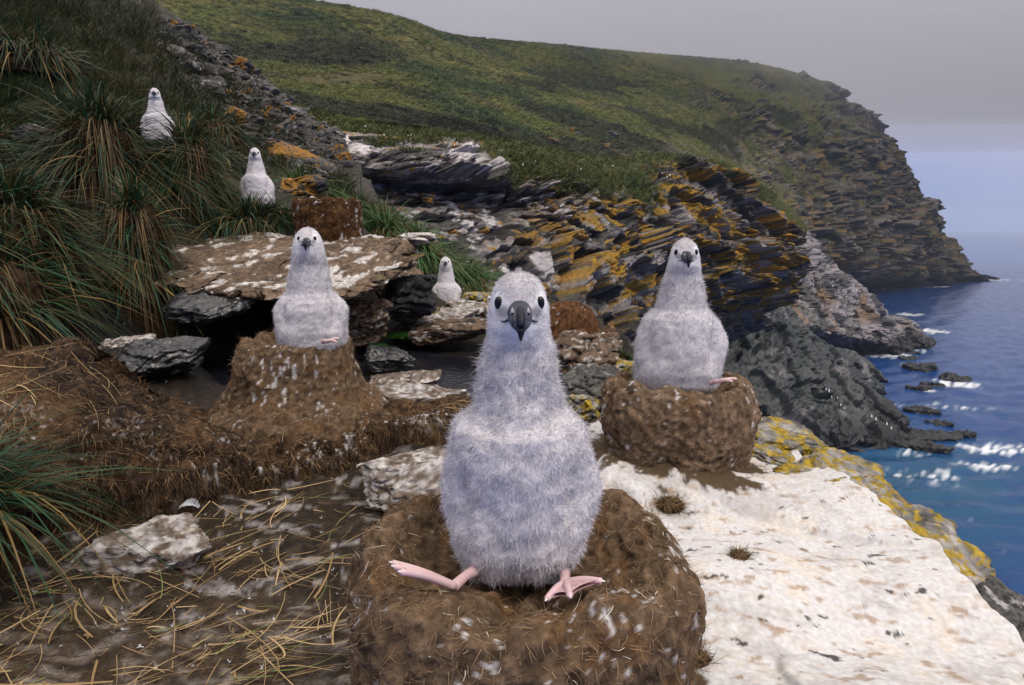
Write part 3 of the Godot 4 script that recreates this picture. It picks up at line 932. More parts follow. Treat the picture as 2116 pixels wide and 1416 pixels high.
func make_bank() -> void:
	var r1 := [[-120, 735, 1.95], [-20, 730, 2.0], [60, 722, 2.1], [150, 708, 2.2], [250, 785, 2.35], [350, 838, 2.5], [450, 858, 2.7], [600, 850, 2.78], [740, 836, 2.78], [840, 828, 2.8], [935, 818, 2.8]]
	var g := pix([r1,
		[[-120, 800, 1.8], [-20, 795, 1.84], [60, 790, 1.9], [180, 790, 2.0], [290, 832, 2.15], [390, 867, 2.3], [490, 884, 2.4], [610, 880, 2.45], [740, 858, 2.5], [840, 844, 2.6], [935, 834, 2.65]],
		[[-120, 880, 1.66], [-20, 880, 1.68], [60, 880, 1.72], [200, 880, 1.8], [320, 890, 1.92], [420, 905, 2.05], [520, 915, 2.15], [630, 905, 2.25], [750, 878, 2.38], [850, 858, 2.5], [935, 848, 2.58]],
		[[-120, 980, 1.56], [-20, 980, 1.6], [60, 980, 1.64], [210, 980, 1.72], [330, 975, 1.84], [430, 962, 1.97], [530, 960, 2.08], [640, 945, 2.19], [755, 910, 2.33], [852, 880, 2.46], [935, 868, 2.55]],
		[[-120, 1125, 1.53], [-20, 1120, 1.57], [60, 1112, 1.62], [220, 1102, 1.71], [335, 1078, 1.83], [433, 1038, 1.96], [540, 1008, 2.07], [650, 980, 2.18], [760, 942, 2.32], [855, 902, 2.45], [935, 890, 2.54]],
		[[-120, 1240, 1.52], [-20, 1230, 1.56], [60, 1220, 1.6], [220, 1200, 1.69], [335, 1170, 1.81], [433, 1130, 1.94], [540, 1090, 2.05], [650, 1060, 2.16], [760, 1010, 2.3], [855, 970, 2.43], [935, 960, 2.52]]])
	var back := []
	for q in g[0]: back.append(q + Vector3(0.03, -0.10, -0.16))
	var back2 := []
	for q in g[0]: back2.append(q + Vector3(0.05, -0.5, -0.3))
	g.push_front(back)
	g.push_front(back2)
	for line in g:
		line.append(line[line.size() - 1] + Vector3(0.10, -0.10, 0.0))
		line.append(line[line.size() - 2] + Vector3(0.16, -0.35, 0.0))
	var nu := 420
	var nv := 210
	var p := patch(g, nu, nv)
	var nn := grid_normals(p, nu, nv)
	var c := PackedColorArray()
	c.resize(nu * nv)
	var top := Color(0.085, 0.047, 0.025)
	var light := Color(0.14, 0.085, 0.048)
	var dark := Color(0.022, 0.015, 0.012)
	var white := Color(0.68, 0.65, 0.66)
	var hr := Hair.new()
	for j in nv:
		var v := float(j) / (nv - 1) * 7.0
		for i in nu:
			var a := j * nu + i
			var q := p[a]
			var u := float(i) / (nu - 1)
			var mid := nf.get_noise_3dv(q * 3.5)
			var fine := nf.get_noise_3dv(q * 14.0)
			var run := nf.get_noise_3d(q.x * 22.0, q.y * 3.0, q.z * 22.0)     # furrows that run down the face
			var face := ss(3.5, 4.6, v)
			p[a] = q + nn[a] * (0.045 * mid + 0.012 * fine + face * 0.034 * run)
			var col := mixc(top, light, 0.35 + 1.2 * fine + 0.6 * mid)
			col = mixc(col, dark, ss(-0.1, 0.4, nf.get_noise_3dv(q * 6.0 + Vector3(9, 0, 0)) + 0.5 * run) * 0.85)
			# wet black peat with paler roots runs through it
			var cut := mixc(dark, Color(0.075, 0.047, 0.030), ss(-0.2, 0.5, run + 0.3 * fine))
			col = mixc(col, cut, ss(-0.15, 0.25, nf.get_noise_3dv(q * 2.4 + Vector3(0, 3, 60)) + 0.5 * run))
			# droppings run down from the lip
			var drip := nf.get_noise_3d(q.x * 44.0, q.y * 4.0, q.z * 44.0 + 50.0) + 0.5 * nf.get_noise_3dv(q * 5.0 + Vector3(0, 33, 0))
			col = mixc(col, white, ss(0.36 - 0.22 * ss(0.66, 0.76, u), 0.48 - 0.22 * ss(0.66, 0.76, u), drip) * ss(3.2, 4.2, v) * ss(6.2, 5.0, v) * (0.9 if u > 0.5 else 0.45))
			c[a] = col
	var o := put("peat_bank", grid_mesh(p, c, nu, nv), mats["peat"])
	tag(o, "brown peat bank with a dark streaked face below the nest", "peat bank", "", "structure")
	nn = grid_normals(p, nu, nv)
	for k in 15000:
		var a := rng.randi_range(0, nu * (nv - 1) - 2)
		var n := nn[a]
		var v := float(a / nu) / (nv - 1) * 7.0
		if v < 1.0: continue
		var along := (rdir() + Vector3(0, -1.1 if v > 3.6 else 0.0, 0))
		along = (along - n * along.dot(n)).normalized()
		var lay := rnd(0.012, 0.05)
		var col := mixc(Color(0.06, 0.034, 0.018), Color(0.27, 0.17, 0.085), pow(rng.randf(), 2.0))
		hr.add(within(p, a, nu) + n * 0.002, along * lay + n * 0.008, rdir() * lay * 0.3 - n * 0.007, rnd(0.0005, 0.0011), n.cross(along).normalized(), col, 2)
	# longer threads hang down the cut face
	for k in 5200:
		var a := rng.randi_range(int(nu * nv * 0.5), int(nu * nv * 0.80))
		var n := nn[a]
		var lay := rnd(0.025, 0.085)
		var along := (Vector3(rng.randfn() * 0.16, -1, rng.randfn() * 0.16) + n * 0.06).normalized()
		hr.add(within(p, a, nu) + n * 0.004, along * lay, rdir() * 0.008, rnd(0.0005, 0.0011), n.cross(along).normalized(), mixc(Color(0.014, 0.009, 0.007), Color(0.12, 0.078, 0.05), pow(rng.randf(), 2.5)), 3)
	# a few long straws blown onto the top
	var straws := Hair.new()
	for k in 70:
		var a := rng.randi_range(int(nu * nv * 0.28), int(nu * nv * 0.52))
		var n := nn[a]
		var lay := rnd(0.05, 0.2)
		var along := Vector3(1.0, rng.randfn() * 0.1, rng.randfn() * 0.5)
		along = (along - n * along.dot(n)).normalized()
		straws.add(within(p, a, nu) + n * 0.006, along * lay + n * 0.012, rdir() * lay * 0.25 - n * 0.02, rnd(0.0008, 0.0018), n.cross(along).normalized(), mixc(Color(0.24, 0.15, 0.065), Color(0.45, 0.33, 0.18), rng.randf()), 6, 0.4)
	var so := put("straw", straws.mesh(), mats["strand"])
	tag(so, "scattered long straws lying on top of the peat bank", "straw", "", "stuff")
	var f := put("bank_fibres", hr.mesh(), mats["strand"])
	tag(f, "fine brown root fibres matted over the peat bank", "fibres", "", "stuff")

func make_pools() -> void:
	# shallow dark water standing behind the nests
	for s in [[475, 760, 3.75, 0.85, 0.80, "shallow black puddle between the dark rocks and the tapering nest"], [880, 770, 3.55, 0.72, 0.85, "shallow grey puddle behind the nearest chick"]]:
		var mid := at(s[0], s[1], s[2])
		var nu := 48
		var nv := 24
		var p := PackedVector3Array()
		var c := PackedColorArray()
		var y := ground(mid.x, mid.z) + 0.10
		for j in nv:
			for i in nu:
				var an := TAU * i / (nu - 1)
				var r := 1.0 - float(j) / (nv - 1)
				var k := 1.0 + 0.25 * n1.get_noise_2d(cos(an) * 2.0 + s[0], sin(an) * 2.0)
				p.append(Vector3(mid.x + cos(an) * r * s[3] * k, y, mid.z + sin(an) * r * s[4] * k))
				c.append(Color(0.010, 0.011, 0.013))
		var o := put("puddle", grid_mesh(p, c, nu, nv), mats["pool"])
		tag(o, s[5], "puddle", "", "structure")

# ---------------------------------------------------------------- rocks
# look: 0 grey, 1 brown with droppings, 2 black wet, 3 lichen yellow, 4 white washed, 5 orange lichen
func rock_col(look: int, q: Vector3, b: Vector3) -> Color:
	var mid := nf.get_noise_3dv(q * 3.0)
	var fine := nf.get_noise_3dv(q * 22.0)
	var grey := mixc(Color(0.05, 0.047, 0.044), Color(0.19, 0.178, 0.165), 0.4 + 0.5 * (b.y - 0.5) + fine + 0.5 * mid)
	match look:
		1:
			var br := mixc(Color(0.105, 0.064, 0.040), Color(0.235, 0.155, 0.105), 0.5 + 0.9 * fine + 0.6 * (b.y - 0.5))
			br = mixc(br, Color(0.04, 0.03, 0.025), ss(0.2, 0.5, nf.get_noise_3dv(q * 7.0 + Vector3(4, 0, 0))))
			return mixc(br, Color(0.66, 0.61, 0.57), ss(0.20, 0.40, nf.get_noise_3d(q.x * 6.0, q.y * 22.0 + 20.0, q.z * 6.0) + 0.5 * fine) * 0.85)
		2:
			return mixc(Color(0.012, 0.012, 0.014), Color(0.075, 0.072, 0.075), 0.35 + fine + 0.4 * (b.y - 0.5))
		3:
			return mixc(mixc(grey * 1.5, Color(0.55, 0.51, 0.48), 0.4 + mid), mixc(Color(0.52, 0.36, 0.035), Color(0.42, 0.28, 0.03), 0.5 + fine), ss(-0.02, 0.12, nf.get_noise_3dv(q * 7.0 + Vector3(0, 0, 7)) + 0.7 * fine))
		4:
			var w := mixc(Color(0.62, 0.58, 0.57), Color(0.24, 0.185, 0.15), ss(-0.35, 0.35, 0.9 * nf.get_noise_3d(q.x * 7.0, q.y * 26.0, q.z * 7.0) + 0.8 * fine))
			return mixc(w, Color(0.15, 0.10, 0.065), ss(0.05, 0.42, nf.get_noise_3dv(q * 11.0 + Vector3(70, 0, 0)) + 0.3 * fine))
		5:
			return mixc(grey, mixc(Color(0.46, 0.20, 0.02), Color(0.33, 0.17, 0.03), 0.5 + fine), ss(0.0, 0.2, mid + 0.5 * fine))
	return mixc(grey, Color(0.55, 0.52, 0.52), ss(0.32, 0.5, nf.get_noise_3dv(q * 4.0 + Vector3(0, 90, 0)) + 0.4 * fine) * 0.8)

# an angular block: a rounded box, cut into beds
func rock_mesh(size: Vector3, seed_: float, look: int, res: int, bedding := 0.06, rough := 0.16, wedge := 0.0) -> ArrayMesh:
	var nu := res * 2
	var nv := res
	var p := PackedVector3Array()
	var dirs := PackedVector3Array()
	p.resize(nu * nv)
	for j in nv:
		var th := PI * j / (nv - 1)
		for i in nu:
			var ph := -TAU * i / (nu - 1)
			var d := Vector3(sin(th) * cos(ph), cos(th), sin(th) * sin(ph))
			# towards a box
			var k := pow(pow(absf(d.x), 9.0) + pow(absf(d.y), 9.0) + pow(absf(d.z), 9.0), -1.0 / 9.0)
			var q := d * k * 0.5
			# uneven plan: corners cut by planes
			for m in 8:
				var pn := Vector3(h2(seed_, m) - 0.5, (h2(seed_ + 5.0, m) - 0.5) * 0.5, h2(seed_ + 9.0, m) - 0.5).normalized()
				var lim := 0.36 + 0.14 * h2(seed_ + 2.0, m + 3.0)
				var over := q.dot(pn) - lim
				if over > 0.0: q -= pn * over
			q.x += wedge * q.y
			var w := q * size
			w += d * rough * size.y * (nf.get_noise_3dv(w * (0.9 / size.y) + Vector3(seed_ * 3.0, 0, 0)))
			p[j * nu + i] = w
	var nn := grid_normals(p, nu, nv)
	var c := PackedColorArray()
	c.resize(nu * nv)
	for a in nu * nv:
		var b := beds(p[a] + Vector3(seed_, seed_ * 2.0, 0), Vector3(0.05, 1, 0.08).normalized(), Vector3(1, 0, 0.3).normalized(), size.y * 0.22, size.x * 0.35, seed_, 0.7)
		var side := Vector3(p[a].x, 0, p[a].z).normalized()
		var flatness := 1.0 - absf(nn[a].y)
		c[a] = rock_col(look, p[a] * clampf(0.55 / size.x, 0.12, 2.6) + Vector3(seed_ * 1.7, 0, seed_), b)
		p[a] += side * (bedding * (b.x - 0.4) * flatness * size.y * 2.0) + nn[a] * size.y * (0.03 * nf.get_noise_3dv(p[a] * (5.0 / size.y)) + 0.05 * (b.x - 0.3) * (1.0 - flatness))
	for j in nv: p[j * nu + nu - 1] = p[j * nu]
	for j in nv: c[j * nu + nu - 1] = c[j * nu]
	return grid_mesh(p, c, nu, nv, res < 20)

func rock(called: String, where: Vector3, turn: Vector3, size: Vector3, seed_: float, look: int, label: String, group := "", res := 40, wet := false, wedge := 0.0) -> MeshInstance3D:
	var o := put(called, rock_mesh(size, seed_, look, res, 0.12, 0.2, wedge), mats["wet_rock" if wet else "rock"])
	o.position = where
	o.rotation_degrees = turn
	tag(o, label, "rock", group)
	return o

func make_big_slab() -> void:
	var g := pix([
		[[352, 508, 5.1], [450, 492, 5.15], [560, 486, 5.15], [680, 490, 5.1], [780, 492, 4.95], [858, 483, 4.75]],
		[[345, 530, 4.5], [450, 520, 4.6], [560, 515, 4.6], [680, 520, 4.6], [780, 512, 4.6], [856, 493, 4.65]],
		[[345, 555, 4.1], [440, 560, 4.1], [560, 566, 4.1], [680, 570, 4.1], [780, 545, 4.3], [848, 512, 4.55]],
		[[350, 576, 3.9], [430, 590, 3.82], [550, 600, 3.8], [690, 604, 3.8], [790, 570, 4.1], [840, 528, 4.5]],
		[[352, 586, 3.9], [430, 606, 3.82], [550, 615, 3.8], [690, 618, 3.84], [790, 582, 4.14], [838, 540, 4.52]],
		[[354, 590, 4.2], [430, 608, 4.2], [550, 612, 4.3], [690, 612, 4.3], [785, 580, 4.4], [835, 543, 4.6]],
		[[356, 560, 4.9], [430, 560, 4.9], [550, 560, 4.95], [690, 560, 4.9], [780, 550, 4.85], [840, 520, 4.75]]])
	var nu := 300
	var nv := 130
	for line in g:
		line.push_front(line[0] + Vector3(-0.02, -0.07, -0.05))
		line.append(line[line.size() - 1] + Vector3(0.01, -0.05, -0.05))
	var p := patch(g, nu, nv)
	var nn := grid_normals(p, nu, nv)
	var c := PackedColorArray()
	c.resize(nu * nv)
	var bn := Vector3(-0.14, 0.97, 0.16).normalized()
	var t1 := Vector3(0.97, 0.16, -0.1).normalized()
	for a in nu * nv:
		var q := p[a] - EYE
		var b := beds(q, bn, t1, 0.10, 0.8, 61.0, 1.2)
		var b2 := beds(q, bn, t1, 0.035, 0.35, 65.0, 1.0)
		var fine := nf.get_noise_3dv(q * 12.0)
		p[a] += out_of(nn[a], bn, 1.0) * (0.16 * b.x + 0.06 * b2.x - 0.08) + nn[a] * (0.045 * nf.get_noise_3dv(q * 1.8) + 0.012 * b2.x + 0.008 * fine)
		var br := mixc(Color(0.125, 0.078, 0.048), Color(0.27, 0.185, 0.125), 0.45 + 0.9 * fine + 0.7 * (b2.y - 0.5))
		br = mixc(br, Color(0.06, 0.042, 0.03), ss(0.18, 0.45, nf.get_noise_3dv(q * 5.0 + Vector3(4, 0, 0))) * 0.7)
		var d1 := nf.get_noise_3d(q.dot(t1) * 3.5 + 7.0, q.dot(bn) * 26.0, q.z * 3.0) + 0.45 * fine + 0.5 * ss(0.75, 0.95, nr.get_noise_3d(q.x * 6.0, q.y * 2.0, q.z * 2.0 + 3.0))
		var veil := n1.get_noise_3dv(q * 1.6 + Vector3(5, 3, 0)) + ss(-1.9, -0.6, q.x) * 0.5 - 0.1
		c[a] = mixc(br, Color(0.74, 0.69, 0.66), ss(0.16, 0.36, d1 + 0.35 * veil) * 0.92)
		c[a] = mixc(c[a], Color(0.30, 0.25, 0.05), ss(0.3, 0.5, nf.get_noise_3dv(q * 6.0 + Vector3(0, 8, 0))) * ss(-0.95, -0.7, q.x))
	var o := put("rock_slab", grid_mesh(p, c, nu, nv), mats["rock"])
	tag(o, "broad brown rock slab streaked with white droppings behind the left chick", "rock")

func make_rocks() -> void:
	make_big_slab()
	var r := [
		# name, frame x, frame y, distance, turn, size, seed, look, wet, wedge, label
		["rock_slab", 432, 632, 3.75, Vector3(14, 8, -5), Vector3(0.44, 0.13, 0.42), 2.0, 2, true, 0.3, "wet blue black slab tilted under the left end of the broad brown slab"],
		["rock_slab", 298, 742, 2.95, Vector3(10, -8, -3), Vector3(0.46, 0.16, 0.34), 7.0, 2, true, 0.2, "dark flat rock with a white patch behind the peat bank"],
		["rock_slab", 265, 712, 3.05, Vector3(6, 20, 4), Vector3(0.22, 0.06, 0.16), 9.0, 4, false, 0.0, "small whitish stone lying on the dark flat rock"],
		["rock_slab", 315, 1138, 1.56, Vector3(9, 14, -5), Vector3(0.33, 0.10, 0.22), 4.0, 4, false, 0.3, "flat pale stone among the straw in front of the peat bank"],
		["rock_slab", 828, 590, 4.9, Vector3(24, -10, -24), Vector3(0.50, 0.11, 0.5), 12.0, 1, false, 0.0, "light striped slab leaning beside the black triangular rock"],
		["rock", 845, 618, 4.55, Vector3(4, 20, -8), Vector3(0.36, 0.34, 0.3), 15.0, 2, false, 0.5, "black triangular rock under the striped leaning slab"],
		["rock", 745, 672, 4.35, Vector3(4, 12, 6), Vector3(0.34, 0.28, 0.3), 17.0, 1, false, 0.2, "rounded brown boulder with white streaks beside the left chick's nest"],
		["rock", 690, 650, 4.5, Vector3(0, -22, 0), Vector3(0.4, 0.26, 0.3), 19.0, 1, false, 0.0, "blocky brown rock propping up the broad slab"],
		["rock", 870, 648, 5.0, Vector3(3, -15, 4), Vector3(0.30, 0.14, 0.22), 21.0, 3, false, 0.0, "small rock with yellow lichen in front of the black triangular rock"],
		["rock_slab", 900, 660, 4.9, Vector3(6, 4, 3), Vector3(0.62, 0.09, 0.42), 23.0, 4, false, 0.2, "flat grey slab splashed with white below the small chick"],
		["rock_slab", 972, 650, 5.4, Vector3(5, 10, -6), Vector3(0.50, 0.18, 0.4), 25.0, 4, false, 0.0, "white washed rock beside the nearest chick's neck"],
		["rock_slab", 935, 685, 4.5, Vector3(4, -3, 1), Vector3(0.60, 0.14, 0.36), 27.0, 1, false, 0.5, "brown slab with a white rim overhanging the puddle"],
		["rock_slab", 800, 742, 3.75, Vector3(6, 30, -12), Vector3(0.26, 0.12, 0.22), 29.0, 2, true, 0.2, "dark wet stone standing in the puddle right of the left nest"],
		["rock_slab", 835, 786, 3.2, Vector3(3, 5, 2), Vector3(0.36, 0.07, 0.24), 31.0, 1, true, 0.1, "flat brown stone lying at the near edge of the puddle"],
		["rock_slab", 862, 826, 2.85, Vector3(8, -6, -7), Vector3(0.40, 0.12, 0.26), 33.0, 4, false, 0.2, "pale stone streaked white beside the flared foot of the left nest"],
		["rock", 1195, 745, 3.35, Vector3(8, -14, 7), Vector3(0.34, 0.30, 0.42), 35.0, 1, false, 0.0, "brown peat topped boulder behind the nearest chick"],
		["rock", 1205, 805, 3.1, Vector3(4, 10, -3), Vector3(0.30, 0.20, 0.34), 37.0, 0, false, 0.2, "grey shadowed rock beneath the brown peat topped boulder"],
		["rock", 1205, 862, 2.75, Vector3(0, 40, -14), Vector3(0.13, 0.17, 0.16), 39.0, 3, false, 0.0, "small greenish rock beside the right nest"],
		["rock", 1275, 770, 3.35, Vector3(0, 10, 4), Vector3(0.20, 0.14, 0.2), 41.0, 3, false, 0.0, "yellow lichened stone between the boulder and the right nest"],
		["rock", 1240, 715, 4.1, Vector3(0, 0, 0), Vector3(0.26, 0.16, 0.24), 43.0, 1, false, 0.0, "small brown clod like rock behind the boulder"],
		["rock_slab", 850, 975, 1.98, Vector3(5, -24, 5), Vector3(0.40, 0.10, 0.34), 45.0, 4, false, 0.2, "white and brown rock between the peat bank and the nearest nest"],
		["boulder", 615, 402, 7.2, Vector3(0, 30, 4), Vector3(0.55, 0.34, 0.4), 47.0, 5, false, 0.0, "orange lichened boulder behind the mud pillar nest"],
		["rock_slab", 482, 335, 8.3, Vector3(16, 10, -28), Vector3(0.72, 0.2, 0.5), 49.0, 0, false, 0.3, "grey rock slab on the slope behind the upper chicks"],
		["rock_slab", 620, 330, 14.0, Vector3(20, 0, -26), Vector3(1.5, 0.22, 0.8), 51.0, 5, false, 0.0, "long slab lying on the grassy slope below the scree"],
		["rock_slab", 105, 285, 5.6, Vector3(8, 20, -14), Vector3(0.5, 0.12, 0.4), 53.0, 0, false, 0.0, "mossy stone among the tussocks on the slope"],
		["rock", 1000, 632, 6.2, Vector3(0, 30, 0), Vector3(0.4, 0.26, 0.3), 57.0, 3, false, 0.0, "lichened rock behind the nearest chick's head"],
		["rock", 985, 600, 7.3, Vector3(4, -20, -14), Vector3(0.62, 0.22, 0.4), 59.0, 3, false, 0.0, "long yellow lichened rock below the grass bank"]]
	for q in r:
		rock(q[0], at(q[1], q[2], q[3]), q[4], q[5], q[6], q[7], q[10], "", 64, q[8], q[9])
	# lichened blocks along the brink of the white shelf
	var e := [
		[1630, 905, 2.52, Vector3(3, -28, -9), Vector3(0.36, 0.12, 0.36), 71.0, "yellow lichened block at the brink just behind the right nest"],
		[1600, 935, 2.36, Vector3(2, -20, -6), Vector3(0.20, 0.07, 0.2), 72.0, "small pale lichened block against the foot of the right nest"],
		[1710, 980, 2.14, Vector3(4, -32, -11), Vector3(0.33, 0.12, 0.36), 73.0, "second yellow lichened block along the brink from the right nest"],
		[1785, 1040, 1.92, Vector3(4, -34, -12), Vector3(0.28, 0.13, 0.34), 74.0, "yellow lichened block with an open joint at the brink"],
		[1850, 1095, 1.76, Vector3(6, -36, -16), Vector3(0.26, 0.13, 0.32), 75.0, "grey and yellow block at the steepest part of the brink"],
		[1985, 1215, 1.47, Vector3(6, -40, -18), Vector3(0.18, 0.14, 0.30), 76.0, "deep yellow block below the white shelf's corner"],
		[2095, 1262, 1.36, Vector3(4, -40, -16), Vector3(0.18, 0.08, 0.28), 77.0, "grey block at the lower end of the brink"]]
	for q in e:
		var o := rock("lichen_rock", at(q[0], q[1], q[2]) + Vector3(0, -0.02, 0), q[3], q[4], q[5], 3 if q[5] < 77.0 else 0, q[6], "lichened blocks along the brink", 56)
	rock("rock", at(1898, 1205, 1.44), Vector3(24, -20, -14), Vector3(0.10, 0.05, 0.09), 81.0, 0, "grey wedge of stone on the white shelf near its outer corner", "", 36)
	# boulders on the far grass and cliff
	var f := [[1138, 416, 36.5, 1.2, 5, "orange lichened boulder lodged on the ravine cliff"], [1250, 300, 100.0, 2.4, 5, "large orange boulder on the grass above the cliff"], [1180, 268, 105.0, 1.8, 5, "orange boulder on the hillside grass"], [1005, 210, 112.0, 1.6, 5, "small orange stone high on the green hillside"], [1145, 292, 92.0, 1.8, 5, "tilted orange slab on the grass over the cliff"], [1195, 272, 105.0, 1.6, 0, "grey boulder beside the orange boulder on the hillside"], [1265, 275, 118.0, 2.4, 0, "pale grey boulder on the misty hillside"], [1120, 310, 62.0, 1.6, 5, "dark orange slab at the lip of the cliff"], [885, 410, 24.0, 0.7, 5, "small yellowish stone in the dark ravine"]]
	for q in f:
		var b: Dictionary = bins_hill if q[2] > 55.0 else bins_cliff
		var where := surface_near(b, q[0], q[1], at(q[0], q[1], q[2]))
		rock("boulder", where, Vector3(rnd(-10, 10), rnd(0, 360), rnd(-12, 12)), Vector3(q[3], q[3] * 0.55, q[3] * 0.8), q[0], q[4], q[5], "boulders on the far slopes", 24)
	# scree
	var kinds := []
	for k in 7:
		kinds.append(rock_mesh(Vector3(1.0, 0.34 + 0.05 * k, 0.7), 100.0 + k * 3.0, 5 if k == 6 else 0, 14, 0.14, 0.22))
	var n := 0
	var tries := 0
	while n < 290 and tries < 4000:
		tries += 1
		var t := rng.randf()
		# the band of stones runs from the crest down towards the ravine
		var cx := lerpf(345, 705, t)
		var cy := lerpf(62, 350, pow(t, 0.93))
		var across := rnd(-1, 1)
		var wide := lerpf(24, 62, ss(0.0, 0.5, t))
		var px := cx + across * wide * 0.8 + rnd(-8, 8)
		var py := cy - across * wide * 0.75 + rnd(-8, 8)
		var w := place(px, py, 7.0)
		var d := EYE.z - w.z
		if d < 11.0 or d > 50.0: continue
		var big := rnd(12, 26) if rng.randf() < 0.75 else rnd(26, 52)
		var s := big * d / FOCAL
		var o := put("scree_rock", kinds[rng.randi_range(0, 6)], mats["rock"])
		o.position = w + Vector3(0, s * 0.14, 0)
		o.rotation_degrees = Vector3(rnd(-25, 25), rnd(0, 360), rnd(-35, 10))
		o.scale = Vector3(s, s, s) * rnd(0.85, 1.25)
		tag(o, "grey angular stone in the scree running down the slope", "rock", "scree stones on the slope")
		n += 1
	# rubble between the larger stones
	var mm := MultiMesh.new()
	mm.transform_format = MultiMesh.TRANSFORM_3D
	mm.use_colors = true
	mm.mesh = rock_mesh(Vector3(1.0, 0.45, 0.7), 137.0, 0, 8, 0.14, 0.22)
	var spots := []
	for k in 5200:
		var t := rng.randf()
		var across := rnd(-1.15, 1.15)
		var wide := lerpf(24, 66, ss(0.0, 0.5, t))
		var w := place(lerpf(335, 715, t) + across * wide * 0.8 + rnd(-8, 8), lerpf(54, 360, pow(t, 0.93)) - across * wide * 0.75 + rnd(-8, 8), 7.0)
		if -w.z > 11.0 and -w.z < 50.0: spots.append(w)
	mm.instance_count = spots.size()
	for k in spots.size():
		var s: float = rnd(4, 12) * -spots[k].z / FOCAL
		mm.set_instance_transform(k, Transform3D(Basis.from_euler(Vector3(rnd(-0.5, 0.5), rnd(0, TAU), rnd(-0.6, 0.3))).scaled(Vector3(s, s, s)), spots[k] + Vector3(0, s * 0.12, 0)))
		var tone := rnd(0.5, 1.7)
		mm.set_instance_color(k, Color(tone, tone * rnd(0.93, 1.0), tone * rnd(0.85, 1.0)))
	var mi := MultiMeshInstance3D.new()
	mi.name = "scree_rubble"
	mi.multimesh = mm
	mi.material_override = mats["rock"]
	add_child(mi)
	tag(mi, "small grey rubble between the scree stones on the slope", "rubble", "", "stuff")

# nearest points of a far surface, by place in the frame
var bins_hill := {}
var bins_cliff := {}
var bins_colony := {}
var bins_slab := {}

func bin_points(p: PackedVector3Array) -> Dictionary:
	var out := {}
	for q in p:
		var f := to_frame(q)
		if f.z < 1.0: continue
		var key := int(f.x / 8.0) * 1000 + int(f.y / 8.0)
		if not out.has(key) or (q - EYE).length_squared() < (out[key] - EYE).length_squared(): out[key] = q
	return out

func surface_near(b: Dictionary, px: float, py: float, other: Vector3) -> Vector3:
	for ring in 4:
		for dx in range(-ring, ring + 1):
			for dy in range(-ring, ring + 1):
				var key := (int(px / 8.0) + dx) * 1000 + int(py / 8.0) + dy
				if b.has(key): return b[key]
	return other

